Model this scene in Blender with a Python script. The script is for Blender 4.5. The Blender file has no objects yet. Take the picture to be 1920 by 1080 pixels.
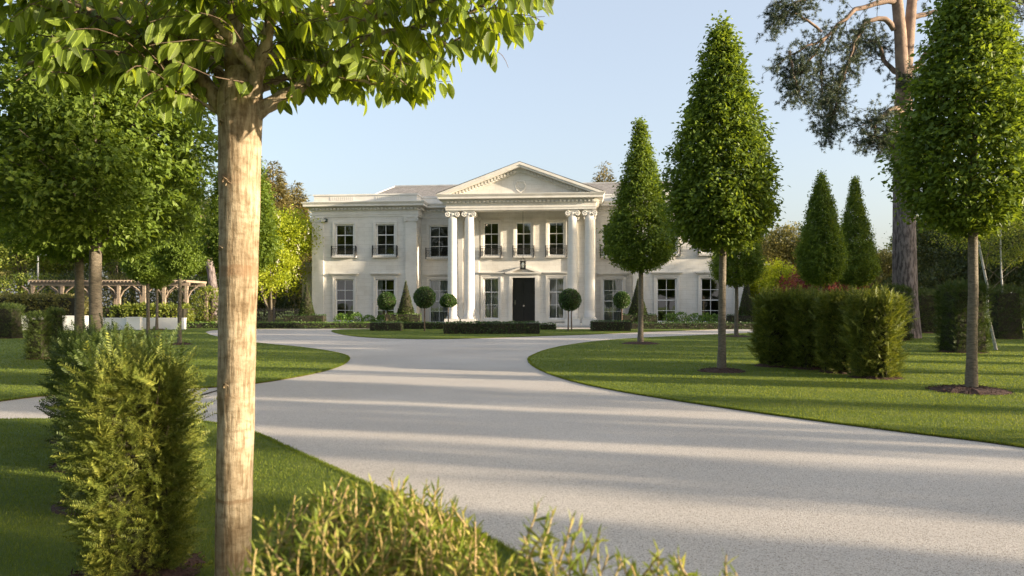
import bpy, math, random
import numpy as np
from mathutils import Vector, Matrix
R = math.radians
# ------------------------------------------------------------------ camera, world, sun
scene = bpy.context.scene
F = 1400.0; HOR = 571.0; EYE = 1.45
cam_d = bpy.data.cameras.new("camera"); cam = bpy.data.objects.new("camera", cam_d)
scene.collection.objects.link(cam); scene.camera = cam
cam.location = (0, 0, EYE); cam.rotation_euler = (R(90), 0, 0)
cam_d.sensor_width = 36; cam_d.lens = 36 * F / 1920; cam_d.shift_y = (HOR - 540) / 1920
cam_d.clip_start = 0.05; cam_d.clip_end = 2000
cam_d.dof.use_dof = True; cam_d.dof.focus_distance = 9.0; cam_d.dof.aperture_fstop = 5.6
SUN_AZ = -16.0; SUN_EL = 9.5
S = Vector((math.cos(R(SUN_AZ)) * math.cos(R(SUN_EL)), math.sin(R(SUN_AZ)) * math.cos(R(SUN_EL)), math.sin(R(SUN_EL))))
world = bpy.data.worlds.new("World"); scene.world = world; world.use_nodes = True
wn = world.node_tree.nodes; wl = world.node_tree.links
bg = wn["Background"]; sky = wn.new("ShaderNodeTexSky"); sky.sky_type = 'NISHITA'; sky.sun_disc = False
sky.sun_elevation = R(SUN_EL); sky.sun_rotation = math.atan2(S.x, S.y)
sky.air_density = 0.9; sky.dust_density = 4.0; sky.ozone_density = 1.4
hz = wn.new("ShaderNodeMix"); hz.data_type = 'RGBA'; hz.inputs[0].default_value = 0.50; hz.inputs[7].default_value = (1.36, 1.38, 1.45, 1)   # thin even high haze over the clear sky
wl.new(sky.outputs[0], hz.inputs[6]); wl.new(hz.outputs[2], bg.inputs[0]); bg.inputs[1].default_value = 0.15
sd = bpy.data.lights.new("sun", 'SUN'); sun = bpy.data.objects.new("sun", sd); scene.collection.objects.link(sun)
sd.energy = 3.9; sd.angle = R(0.55); sd.color = (1.0, 0.83, 0.62)
sun.rotation_euler = (-S).to_track_quat('-Z', 'Y').to_euler()
scene.view_settings.view_transform = 'Standard'; scene.view_settings.look = 'None'
scene.view_settings.exposure = 1.85; scene.view_settings.gamma = 1.0
rng = np.random.default_rng(7); random.seed(7)
COL = scene.collection.objects

# ------------------------------------------------------------------ helpers: pixels to places
def G(px, py):
    d = F * EYE / (py - HOR); return ((px - 960) * d / F, d)
def AT(px, d): return (px - 960) * d / F          # x at a given distance
def ZZ(py, d): return EYE + (HOR - py) * d / F     # height at a given distance

# ------------------------------------------------------------------ helpers: tags, empties, copies
def tag(o, label=None, cat=None, group=None, kind=None):
    if label: o["label"] = label
    if cat: o["category"] = cat
    if group: o["group"] = group
    if kind: o["kind"] = kind
    return o
def empty(name, loc, label, cat, group=None, rz=0.0, sc=(1, 1, 1)):
    o = bpy.data.objects.new(name, None); COL.link(o); o.location = loc; o.rotation_euler = (0, 0, rz); o.scale = sc
    o.empty_display_size = 0.2
    return tag(o, label, cat, group)
def copy_tree(o, parent=None):
    c = o.copy(); COL.link(c); c.parent = parent
    for ch in [x for x in o.children]: copy_tree(ch, c)
    return c
def place_copy(o, loc, label, rz=0.0, sc=(1, 1, 1), group=None):
    c = copy_tree(o); c.location = loc; c.rotation_euler = (0, 0, rz); c.scale = sc; c["label"] = label
    if group: c["group"] = group
    return c

# ------------------------------------------------------------------ helpers: meshes
def np_obj(name, V, Fs, mats, parent=None, smooth=False, mi=None, uv=None):
    """V (n,3); Fs array (m,k) or list of arrays; mats a material or a list."""
    if not isinstance(Fs, list): Fs = [Fs]
    Fs = [f for f in Fs if len(f)]
    me = bpy.data.meshes.new(name)
    V = np.asarray(V, dtype=np.float32)
    me.vertices.add(len(V)); me.vertices.foreach_set("co", V.ravel())
    nl = sum(f.size for f in Fs); npoly = sum(len(f) for f in Fs)
    me.loops.add(nl); me.loops.foreach_set("vertex_index", np.concatenate([f.ravel() for f in Fs]).astype(np.int32))
    me.polygons.add(npoly)
    sizes = np.concatenate([np.full(len(f), f.shape[1]) for f in Fs])
    starts = np.concatenate([[0], np.cumsum(sizes)[:-1]]).astype(np.int32)
    me.polygons.foreach_set("loop_start", starts)
    if mi is not None: me.polygons.foreach_set("material_index", np.asarray(mi, dtype=np.int32))
    me.polygons.foreach_set("use_smooth", np.full(npoly, bool(smooth)))
    if uv is not None:
        lay = me.uv_layers.new(name="UVMap")
        idx = np.concatenate([f.ravel() for f in Fs])
        lay.data.foreach_set("uv", np.asarray(uv, dtype=np.float32)[idx].ravel())
    me.update(calc_edges=True)
    if not isinstance(mats, list): mats = [mats]
    for m in mats: me.materials.append(m)
    o = bpy.data.objects.new(name, me); COL.link(o)
    if parent is not None: o.parent = parent
    return o

class MB:
    def __init__(s): s.v = []; s.f = []; s.m = []; s.sm = []; s.mat = 0
    def add(s, vs, fs, smooth=False):
        b = len(s.v); s.v += [tuple(p) for p in vs]
        for f in fs: s.f.append([i + b for i in f]); s.m.append(s.mat); s.sm.append(smooth)
    def box(s, x0, x1, y0, y1, z0, z1):
        s.add([(x0,y0,z0),(x1,y0,z0),(x1,y1,z0),(x0,y1,z0),(x0,y0,z1),(x1,y0,z1),(x1,y1,z1),(x0,y1,z1)],
              [(0,3,2,1),(4,5,6,7),(0,1,5,4),(1,2,6,5),(2,3,7,6),(3,0,4,7)])
    def prism_xz(s, pts, y0, y1):      # polygon in xz extruded along y
        n = len(pts)
        s.add([(x, y0, z) for x, z in pts] + [(x, y1, z) for x, z in pts],
              [tuple(range(n)), tuple(range(2*n-1, n-1, -1))] + [(i, i+n, (i+1) % n + n, (i+1) % n) for i in range(n)])
    def lathe(s, prof, c=(0, 0), n=28, axis='z', smooth=True):
        vs = []; fs = []
        for r, z in prof:
            for i in range(n):
                a = 2*math.pi*i/n
                if axis == 'z': vs.append((c[0]+r*math.cos(a), c[1]+r*math.sin(a), z))
                else: vs.append((c[0]+r*math.cos(a), z, c[1]+r*math.sin(a)))
        for k in range(len(prof)-1):
            for i in range(n):
                j = (i+1) % n; fs.append((k*n+i, k*n+j, (k+1)*n+j, (k+1)*n+i))
        fs.append(tuple(range(n-1, -1, -1))); fs.append(tuple(range((len(prof)-1)*n, len(prof)*n)))
        s.add(vs, fs, smooth)
    def tube(s, pts, rad, n=8):
        V, Q = tube_np(pts, rad, n); s.add(V.tolist(), Q.tolist(), True)
    def sweep(s, path, prof):          # path xy list (outside on its right), profile (proj,z)
        n = len(path); offs = []
        for i in range(n):
            def nr(a, b):
                d = Vector((b[0]-a[0], b[1]-a[1])).normalized(); return Vector((d.y, -d.x))
            if i == 0: m = nr(path[0], path[1])
            elif i == n-1: m = nr(path[-2], path[-1])
            else:
                a = nr(path[i-1], path[i]); b = nr(path[i], path[i+1]); m = (a+b).normalized(); m /= max(m.dot(a), .2)
            offs.append(m)
        k = len(prof); vs = []
        for i in range(n):
            for p, z in prof: vs.append((path[i][0]+offs[i].x*p, path[i][1]+offs[i].y*p, z))
        fs = [(i*k+j, (i+1)*k+j, (i+1)*k+j+1, i*k+j+1) for i in range(n-1) for j in range(k-1)]
        s.add(vs, fs)
    def build(s, name, mats, parent=None):
        me = bpy.data.meshes.new(name); me.from_pydata(s.v, [], s.f); me.update()
        if not isinstance(mats, list): mats = [mats]
        for m in mats: me.materials.append(m)
        me.polygons.foreach_set("material_index", s.m); me.polygons.foreach_set("use_smooth", s.sm)
        o = bpy.data.objects.new(name, me); COL.link(o)
        if parent is not None: o.parent = parent
        return o

def tube_np(pts, rad, n=8):
    P = np.array(pts, float); m = len(P); rad = np.broadcast_to(np.array(rad, float), (m,))
    T = np.gradient(P, axis=0); T /= np.linalg.norm(T, axis=1, keepdims=True) + 1e-9
    ref = np.array([0.13, 1.0, 0.21]) if abs(T[0][1]) < .8 else np.array([1.0, .1, .2])
    A = np.cross(T, ref); A /= np.linalg.norm(A, axis=1, keepdims=True) + 1e-9
    B = np.cross(T, A)
    a = np.linspace(0, 2*math.pi, n, endpoint=False)
    V = P[:, None] + rad[:, None, None]*(A[:, None]*np.cos(a)[None, :, None] + B[:, None]*np.sin(a)[None, :, None])
    V = V.reshape(-1, 3)
    i = np.arange(m-1)[:, None]*n; j = np.arange(n)[None]; k = (j+1) % n
    Q = np.stack([i+j, i+k, i+n+k, i+n+j], -1).reshape(-1, 4)
    return V, Q
class Tubes:
    def __init__(s): s.V = []; s.Q = []; s.n = 0
    def add(s, pts, rad, n=6):
        V, Q = tube_np(pts, rad, n); s.V.append(V); s.Q.append(Q + s.n); s.n += len(V)
    def build(s, name, mat, parent=None): return np_obj(name, np.concatenate(s.V), np.concatenate(s.Q), mat, parent, smooth=True)

def unit(a): return a / (np.linalg.norm(a, axis=-1, keepdims=True) + 1e-9)
def frames(Y, N):
    Y = unit(Y); Z = unit(N - (N*Y).sum(-1, keepdims=True)*Y); X = np.cross(Y, Z)
    return np.stack([X, Y, Z], -1)
def scatter(proto, P, M, sc):
    """proto (verts, faces); P (n,3); M (n,3,3) columns X,Y,Z; sc (n,) or (n,3)"""
    v, f = proto; sc = np.asarray(sc, float)
    if sc.ndim == 1: sc = np.repeat(sc[:, None], 3, 1)
    vv = v[None]*sc[:, None, :]
    W = np.einsum('nij,nkj->nki', M, vv) + P[:, None]
    Fc = f[None] + (np.arange(len(P))*len(v))[:, None, None]
    return W.reshape(-1, 3), Fc.reshape(-1, f.shape[1])
def join(parts):
    V = []; T = []; n = 0
    for v, f in parts: V.append(v); T.append(f+n); n += len(v)
    return np.concatenate(V), np.concatenate(T)
# leaf prototypes, length 1 along +Y
KITE = (np.array([(0,0,0),(-.32,.45,.07),(0,1,-.08),(.32,.45,.07)]), np.array([(0,3,2),(0,2,1)]))
def make_ovate():
    ys = [0, .12, .3, .5, .7, .87, 1.0]; ws = [.02, .14, .22, .24, .20, .11, 0.0]
    V = []; 
    for y, w in zip(ys, ws):
        z = -.16*y*y; V += [(-w, y, z+.10*w/.27), (0, y, z), (w, y, z+.10*w/.27)]
    f = []
    for i in range(len(ys)-1):
        a = i*3; f += [(a, a+1, a+4, a+3), (a+1, a+2, a+5, a+4)]
    return np.array(V), np.array(f)
OVATE = make_ovate()
OVATE_UV = np.array([(x*1.8+.5, y) for x, y, z in OVATE[0]])
def make_yew(n, wid=.035, L=.22, seed=1):
    r = np.random.default_rng(seed); V = [(-.012,0,0),(.012,0,0),(0,1,0)]; T = [(0,1,2)]
    for i in range(n):
        for s in (-1, 1):
            y = (i+.5+.3*s)/n*.97; l = L*(1-.45*abs(y-.35)/.65)*r.uniform(.8, 1.15); a = R(r.uniform(45, 68)); up = r.uniform(-.02, .12)
            b = len(V); dx = s*math.sin(a)*l; dy = math.cos(a)*l
            V += [(0, y, 0), (dx*.45 - wid*.5*math.cos(a), y+dy*.45+wid*.5*math.sin(a), up*.4), (dx, y+dy, up*.6), (dx*.45+wid*.5*math.cos(a), y+dy*.45-wid*.5*math.sin(a), up*.4-.01)]
            T += [(b, b+1, b+2), (b, b+2, b+3)]
    return np.array(V), np.array(T)
YEW_HI = make_yew(11, .06, .22); YEW_LO = make_yew(5, .10, .36); YEW_MID = make_yew(8, .10, .30)
def make_puff(n=22, seed=3, w=.05):
    r = np.random.default_rng(seed); V = []; T = []
    for i in range(n):
        d = r.normal(size=3); d[1] += .5; d /= np.linalg.norm(d); o = r.normal(size=3)*.15
        p = np.cross(d, r.normal(size=3)); p /= np.linalg.norm(p); b = len(V)
        V += [o-p*w, o+p*w, o+d*r.uniform(.7, 1.1)]; T.append((b, b+1, b+2))
    return np.array(V), np.array(T)
PUFF = make_puff(20, w=.045)

# ------------------------------------------------------------------ materials
def new_mat(name):
    m = bpy.data.materials.new(name); m.use_nodes = True; nt = m.node_tree
    for n in list(nt.nodes): nt.nodes.remove(n)
    return m, nt.nodes, nt.links
def nd(ns, typ, **kw):
    n = ns.new(typ)
    for k, v in kw.items():
        if k.startswith('i_'): n.inputs[k[2:].replace('_', ' ')].default_value = v
        else: setattr(n, k, v)
    return n
def ramp(ns, cols):
    r = ns.new("ShaderNodeValToRGB"); e = r.color_ramp.elements
    e[0].position, e[0].color = cols[0][0], (*cols[0][1], 1); e[1].position, e[1].color = cols[-1][0], (*cols[-1][1], 1)
    for p, c in cols[1:-1]: x = e.new(p); x.color = (*c, 1)
    return r
def simple(name, a, b=None, scale=3.0, rough=.8, bump=0.0, bscale=30.0, spec=.4, metal=0.0, stretch=(1, 1, 1), detail=6, lo=.35, hi=.65):
    m, ns, ls = new_mat(name); out = ns.new("ShaderNodeOutputMaterial"); p = ns.new("ShaderNodeBsdfPrincipled")
    ls.new(p.outputs[0], out.inputs[0]); p.inputs["Roughness"].default_value = rough; p.inputs["Metallic"].default_value = metal
    p.inputs["Specular IOR Level"].default_value = spec
    tc = ns.new("ShaderNodeTexCoord"); mp = ns.new("ShaderNodeMapping"); mp.inputs["Scale"].default_value = stretch; ls.new(tc.outputs["Object"], mp.inputs[0])
    if b is None: p.inputs["Base Color"].default_value = (*a, 1)
    else:
        n = nd(ns, "ShaderNodeTexNoise", i_Scale=scale, i_Detail=detail, i_Roughness=.62); ls.new(mp.outputs[0], n.inputs[0])
        r = ramp(ns, [(lo, a), (hi, b)]); ls.new(n.outputs[0], r.inputs[0]); ls.new(r.outputs[0], p.inputs["Base Color"])
    if bump:
        n2 = nd(ns, "ShaderNodeTexNoise", i_Scale=bscale, i_Detail=5.0); ls.new(mp.outputs[0], n2.inputs[0])
        bp = nd(ns, "ShaderNodeBump", i_Strength=bump, i_Distance=.02); ls.new(n2.outputs[0], bp.inputs["Height"]); ls.new(bp.outputs[0], p.inputs["Normal"])
    return m
def leaf_mat(name, a, b, c, tcol, trans=.4, rough=.5, spec=.35, veins=False, nscale=1.2, isl=.75):
    m, ns, ls = new_mat(name); out = ns.new("ShaderNodeOutputMaterial"); p = ns.new("ShaderNodeBsdfPrincipled")
    geo = ns.new("ShaderNodeNewGeometry"); r = ramp(ns, [(0, a), (.5, b), (1, c)])
    tc = ns.new("ShaderNodeTexCoord"); n = nd(ns, "ShaderNodeTexNoise", i_Scale=nscale, i_Detail=2.0); ls.new(tc.outputs["Object"], n.inputs[0])
    mx = nd(ns, "ShaderNodeMath", operation='MULTIPLY_ADD'); ls.new(geo.outputs["Random Per Island"], mx.inputs[0]); mx.inputs[1].default_value = isl
    ls.new(n.outputs[0], mx.inputs[2])
    sb = nd(ns, "ShaderNodeMath", operation='SUBTRACT'); ls.new(mx.outputs[0], sb.inputs[0]); sb.inputs[1].default_value = isl/2-.0+(.0 if isl > .5 else -.0); ls.new(sb.outputs[0], r.inputs[0])
    colr = r.outputs[0]
    if veins:
        uv = ns.new("ShaderNodeUVMap"); sep = ns.new("ShaderNodeSeparateXYZ"); ls.new(uv.outputs[0], sep.inputs[0])
        u = nd(ns, "ShaderNodeMath", operation='SUBTRACT'); ls.new(sep.outputs[0], u.inputs[0]); u.inputs[1].default_value = .5
        ab = nd(ns, "ShaderNodeMath", operation='ABSOLUTE'); ls.new(u.outputs[0], ab.inputs[0])
        w = nd(ns, "ShaderNodeMath", operation='MULTIPLY_ADD'); ls.new(ab.outputs[0], w.inputs[0]); w.inputs[1].default_value = -.75; ls.new(sep.outputs[1], w.inputs[2])
        w2 = nd(ns, "ShaderNodeMath", operation='MULTIPLY'); ls.new(w.outputs[0], w2.inputs[0]); w2.inputs[1].default_value = 70.0
        sn = nd(ns, "ShaderNodeMath", operation='SINE'); ls.new(w2.outputs[0], sn.inputs[0])
        bp = nd(ns, "ShaderNodeBump", i_Strength=.5, i_Distance=.002); ls.new(sn.outputs[0], bp.inputs["Height"]); ls.new(bp.outputs[0], p.inputs["Normal"])
        lt = nd(ns, "ShaderNodeMath", operation='LESS_THAN'); ls.new(ab.outputs[0], lt.inputs[0]); lt.inputs[1].default_value = .022
        mc = nd(ns, "ShaderNodeMix", data_type='RGBA'); ls.new(lt.outputs[0], mc.inputs[0]); ls.new(colr, mc.inputs[6]); mc.inputs[7].default_value = (*[min(1, x*1.7) for x in c], 1); colr = mc.outputs[2]
    ls.new(colr, p.inputs["Base Color"]); p.inputs["Roughness"].default_value = rough; p.inputs["Specular IOR Level"].default_value = spec
    t = ns.new("ShaderNodeBsdfTranslucent"); tm = nd(ns, "ShaderNodeMix", data_type='RGBA', blend_type='MULTIPLY'); tm.inputs[0].default_value = 1
    ls.new(colr, tm.inputs[6]); tm.inputs[7].default_value = (*tcol, 1); ls.new(tm.outputs[2], t.inputs[0])
    ms = ns.new("ShaderNodeMixShader"); ms.inputs[0].default_value = trans; ls.new(p.outputs[0], ms.inputs[1]); ls.new(t.outputs[0], ms.inputs[2]); ls.new(ms.outputs[0], out.inputs[0])
    return m
M = {}
M['hornbeam'] = leaf_mat('hornbeam leaf', (.065,.105,.018), (.12,.18,.028), (.20,.275,.042), (1.9,1.7,.7), .4, .5, .25)
M['hornbeam_near'] = leaf_mat('near hornbeam leaf', (.08,.125,.018), (.135,.195,.026), (.23,.30,.045), (2.2,1.9,.6), .48, .42, .45, veins=True, nscale=2.0)
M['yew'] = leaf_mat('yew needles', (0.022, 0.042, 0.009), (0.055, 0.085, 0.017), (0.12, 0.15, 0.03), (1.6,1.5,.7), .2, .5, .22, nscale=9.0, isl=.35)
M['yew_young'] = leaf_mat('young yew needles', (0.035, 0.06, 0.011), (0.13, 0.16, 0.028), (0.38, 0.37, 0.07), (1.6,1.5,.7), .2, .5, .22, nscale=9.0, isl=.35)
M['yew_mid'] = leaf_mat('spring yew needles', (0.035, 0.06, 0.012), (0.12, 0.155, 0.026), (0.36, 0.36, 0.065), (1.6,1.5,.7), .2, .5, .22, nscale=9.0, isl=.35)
M['box'] = leaf_mat('box leaf', (.02,.05,.01), (.045,.095,.018), (.09,.16,.03), (1.8,1.7,.8), .25, .35, .5, nscale=2.0)
M['laurel'] = leaf_mat('shrub leaf', (.06,.12,.02), (.11,.2,.035), (.2,.3,.06), (1.8,1.7,.8), .3, .35, .5, nscale=2.0)
M['chestnut'] = leaf_mat('bright spring leaf', (.17,.23,.015), (.30,.36,.025), (.44,.48,.05), (2.0,1.8,.7), .45, nscale=.5)
M['broad'] = leaf_mat('woodland leaf', (.07,.11,.018), (.15,.19,.03), (.28,.30,.06), (2.0,1.8,.8), .4, nscale=.4)
M['broad_dark'] = leaf_mat('dark woodland leaf', (.025,.04,.012), (.05,.07,.022), (.09,.11,.04), (1.8,1.6,.8), .3, nscale=.4)
M['olive'] = leaf_mat('olive woodland leaf', (.08,.09,.03), (.15,.15,.045), (.26,.23,.08), (1.8,1.6,.8), .35, nscale=.4)
M['maple'] = leaf_mat('red maple leaf', (.11,.03,.025), (.20,.055,.04), (.33,.12,.07), (1.8,1.2,.8), .3, nscale=.6)
M['conifer'] = leaf_mat('conifer needles', (.08,.08,.03), (.18,.155,.055), (.32,.26,.10), (1.4,1.3,.8), .2, nscale=.5)
M['pine'] = leaf_mat('pine needles', (.03,.05,.032), (.055,.085,.045), (.11,.125,.055), (1.4,1.3,.8), .15, nscale=.8)
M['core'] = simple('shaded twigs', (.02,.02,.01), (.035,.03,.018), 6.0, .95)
M['twig'] = simple('twig bark', (.09,.06,.04), (.17,.12,.08), 8.0, .85)
M['birch'] = simple('birch bark', (.25,.24,.22), (.5,.49,.46), 4.0, .8, stretch=(1, 1, 5), lo=.3, hi=.5)
M['pine_bark'] = simple('pine bark', (.08,.065,.062), (.24,.20,.19), 7.0, .95, 1.0, 9.0, stretch=(1.6, 1.6, .4), lo=.42, hi=.58)
M['pine_upper'] = simple('orange pine bark', (.16,.11,.085), (.30,.215,.16), 3.0, .9, .6, 18.0)
M['mulch'] = simple('bark mulch', (.035,.018,.012), (.09,.045,.03), 40.0, .95, 1.0, 60.0)
M['soil'] = simple('soil edge', (.07,.05,.03), (.12,.09,.05), 20.0, .95)

def bark_near():
    m, ns, ls = new_mat('pale hornbeam bark'); out = ns.new("ShaderNodeOutputMaterial"); p = ns.new("ShaderNodeBsdfPrincipled"); ls.new(p.outputs[0], out.inputs[0])
    p.inputs["Roughness"].default_value = .85; p.inputs["Specular IOR Level"].default_value = .2
    tc = ns.new("ShaderNodeTexCoord")
    def noise(sc, st, det=6.0, dist=0.0):
        mp = ns.new("ShaderNodeMapping"); mp.inputs["Scale"].default_value = st; ls.new(tc.outputs["Object"], mp.inputs[0])
        n = nd(ns, "ShaderNodeTexNoise", i_Scale=sc, i_Detail=det, i_Roughness=.6, i_Distortion=dist); ls.new(mp.outputs[0], n.inputs[0]); return n
    bands = noise(3.0, (.8, .8, 1.5), 6.0, .5); patch = noise(20.0, (1, 1, 1.6), 9.0, .2); vert = noise(60.0, (1, 1, .12), 4.0)
    r1 = ramp(ns, [(.35, (.23,.175,.11)), (.5, (.31,.25,.165)), (.65, (.40,.34,.24))]); ls.new(bands.outputs[0], r1.inputs[0])
    r2 = ramp(ns, [(.36, (.62,.57,.50)), (.5, (.95,.94,.92)), (.68, (1.15,1.15,1.15))]); ls.new(patch.outputs[0], r2.inputs[0])
    r3 = ramp(ns, [(.38, (.50,.45,.38)), (.54, (1.06,1.06,1.06))]); ls.new(vert.outputs[0], r3.inputs[0])
    a = nd(ns, "ShaderNodeMix", data_type='RGBA', blend_type='MULTIPLY'); a.inputs[0].default_value = .75; ls.new(r1.outputs[0], a.inputs[6]); ls.new(r2.outputs[0], a.inputs[7])
    b = nd(ns, "ShaderNodeMix", data_type='RGBA', blend_type='MULTIPLY'); b.inputs[0].default_value = .8; ls.new(a.outputs[2], b.inputs[6]); ls.new(r3.outputs[0], b.inputs[7])
    sz = ns.new("ShaderNodeSeparateXYZ"); ls.new(tc.outputs["Object"], sz.inputs[0]); last = b.outputs[2]
    wz = nd(ns, "ShaderNodeMath", operation='MULTIPLY_ADD'); ls.new(patch.outputs[0], wz.inputs[0]); wz.inputs[1].default_value = .05; ls.new(sz.outputs[2], wz.inputs[2])
    for zc, hw, kk in ((1.645, .035, .55), (.49, .012, .5), (1.02, .02, .25), (2.1, .03, .3), (.20, .05, .3)):     # brown growth rings round the stem
        d1 = nd(ns, "ShaderNodeMath", operation='SUBTRACT'); ls.new(wz.outputs[0], d1.inputs[0]); d1.inputs[1].default_value = zc
        d2 = nd(ns, "ShaderNodeMath", operation='ABSOLUTE'); ls.new(d1.outputs[0], d2.inputs[0])
        mr = nd(ns, "ShaderNodeMapRange", interpolation_type='SMOOTHSTEP'); ls.new(d2.outputs[0], mr.inputs[0]); mr.inputs[1].default_value = hw*.6; mr.inputs[2].default_value = hw; mr.inputs[3].default_value = kk; mr.inputs[4].default_value = 0
        mm = nd(ns, "ShaderNodeMix", data_type='RGBA'); ls.new(mr.outputs[0], mm.inputs[0]); ls.new(last, mm.inputs[6]); mm.inputs[7].default_value = (.20, .12, .065, 1); last = mm.outputs[2]
    ls.new(last, p.inputs["Base Color"])
    ad = nd(ns, "ShaderNodeMath", operation='ADD'); ls.new(vert.outputs[0], ad.inputs[0]); ls.new(patch.outputs[0], ad.inputs[1])
    bp = nd(ns, "ShaderNodeBump", i_Strength=.55, i_Distance=.008); ls.new(ad.outputs[0], bp.inputs["Height"]); ls.new(bp.outputs[0], p.inputs["Normal"])
    return m
M['bark_near'] = bark_near()
M['bark'] = simple('grey brown bark', (.095,.08,.058), (.20,.17,.125), 12.0, .9, .8, 30.0, stretch=(1, 1, 2.5))

def stone_mat(name, tint=1.0, courses=True):
    m, ns, ls = new_mat(name); out = ns.new("ShaderNodeOutputMaterial"); p = ns.new("ShaderNodeBsdfPrincipled"); ls.new(p.outputs[0], out.inputs[0])
    p.inputs["Roughness"].default_value = .82; p.inputs["Specular IOR Level"].default_value = .25
    tc = ns.new("ShaderNodeTexCoord"); sp = ns.new("ShaderNodeSeparateXYZ"); ls.new(tc.outputs["Object"], sp.inputs[0])
    ad = nd(ns, "ShaderNodeMath", operation='ADD'); ls.new(sp.outputs[0], ad.inputs[0]); ls.new(sp.outputs[1], ad.inputs[1])
    cb = ns.new("ShaderNodeCombineXYZ"); ls.new(ad.outputs[0], cb.inputs[0]); ls.new(sp.outputs[2], cb.inputs[1])
    n = nd(ns, "ShaderNodeTexNoise", i_Scale=.9, i_Detail=9.0, i_Roughness=.65); ls.new(tc.outputs["Object"], n.inputs[0])
    r = ramp(ns, [(.30, (.60,.57,.52)), (.52, (.68,.66,.61)), (.72, (.74,.72,.68))]); ls.new(n.outputs[0], r.inputs[0])
    mp = ns.new("ShaderNodeMapping"); mp.inputs["Scale"].default_value = (1.2, 14.0, 1); ls.new(cb.outputs[0], mp.inputs[0])
    st = nd(ns, "ShaderNodeTexNoise", i_Scale=1.5, i_Detail=4.0); ls.new(mp.outputs[0], st.inputs[0])
    rs = ramp(ns, [(.3, (.93,.925,.91)), (.65, (1.03,1.03,1.03))]); ls.new(st.outputs[0], rs.inputs[0])
    mx = nd(ns, "ShaderNodeMix", data_type='RGBA', blend_type='MULTIPLY'); mx.inputs[0].default_value = .8; ls.new(r.outputs[0], mx.inputs[6]); ls.new(rs.outputs[0], mx.inputs[7])
    last = mx.outputs[2]
    if courses:
        br = nd(ns, "ShaderNodeTexBrick", i_Scale=1.0, offset=.5); ls.new(cb.outputs[0], br.inputs[0])
        br.inputs["Brick Width"].default_value = .8; br.inputs["Row Height"].default_value = .3; br.inputs["Mortar Size"].default_value = .006
        br.inputs["Color1"].default_value = (1, 1, 1, 1); br.inputs["Color2"].default_value = (.94, .935, .92, 1); br.inputs["Mortar"].default_value = (.66, .64, .60, 1)
        m2 = nd(ns, "ShaderNodeMix", data_type='RGBA', blend_type='MULTIPLY'); m2.inputs[0].default_value = .8; ls.new(last, m2.inputs[6]); ls.new(br.outputs[0], m2.inputs[7]); last = m2.outputs[2]
    ls.new(last, p.inputs["Base Color"])
    nb = nd(ns, "ShaderNodeTexNoise", i_Scale=30.0, i_Detail=5.0); ls.new(tc.outputs["Object"], nb.inputs[0])
    bp = nd(ns, "ShaderNodeBump", i_Strength=.25, i_Distance=.01); ls.new(nb.outputs[0], bp.inputs["Height"]); ls.new(bp.outputs[0], p.inputs["Normal"])
    return m
M['stone'] = stone_mat('limestone courses'); M['stone_plain'] = stone_mat('limestone dressed', courses=False)
M['white'] = simple('white paint', (.74,.74,.72), (.8,.8,.79), 3.0, .4)
M['render'] = simple('white rendered wall', (.70,.69,.67), (.80,.79,.77), 1.2, .85)
M['iron'] = simple('black iron', (.012,.012,.013), (.025,.025,.025), 10.0, .45)
M['door'] = simple('black gloss paint', (.008,.008,.009), None, rough=.18, spec=.6)
M['chrome'] = simple('polished metal', (.7,.68,.64), None, rough=.2, metal=1.0)
M['lead'] = simple('lead sheet', (.34,.35,.36), (.45,.46,.47), 2.0, .6)
M['timber'] = simple('weathered oak', (.20,.155,.115), (.34,.27,.20), 3.0, .8, .4, 20.0, stretch=(1, 1, 4))
M['curtain'] = simple('curtain cloth', (.46,.45,.40), (.56,.55,.50), 2.0, .9)
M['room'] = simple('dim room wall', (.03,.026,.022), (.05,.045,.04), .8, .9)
M['pole'] = simple('grey steel', (.16,.17,.175), None, rough=.5)
M['green_box'] = simple('dark green casing', (.02,.045,.03), None, rough=.5)
M['bulb'] = simple('frosted glass', (.75,.73,.68), None, rough=.3)
def tile_mat():
    m, ns, ls = new_mat('roof tiles'); out = ns.new("ShaderNodeOutputMaterial"); p = ns.new("ShaderNodeBsdfPrincipled"); ls.new(p.outputs[0], out.inputs[0]); p.inputs["Roughness"].default_value = .85
    tc = ns.new("ShaderNodeTexCoord"); sp = ns.new("ShaderNodeSeparateXYZ"); ls.new(tc.outputs["Object"], sp.inputs[0]); cb = ns.new("ShaderNodeCombineXYZ")
    ls.new(sp.outputs[0], cb.inputs[0]); ls.new(sp.outputs[2], cb.inputs[1])
    br = nd(ns, "ShaderNodeTexBrick", i_Scale=1.0, offset=.5); ls.new(cb.outputs[0], br.inputs[0])
    br.inputs["Brick Width"].default_value = .24; br.inputs["Row Height"].default_value = .09; br.inputs["Mortar Size"].default_value = .006
    br.inputs["Color1"].default_value = (.20,.185,.17,1); br.inputs["Color2"].default_value = (.29,.27,.25,1); br.inputs["Mortar"].default_value = (.10,.09,.08,1); ls.new(br.outputs[0], p.inputs["Base Color"])
    return m
M['tiles'] = tile_mat()
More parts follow.
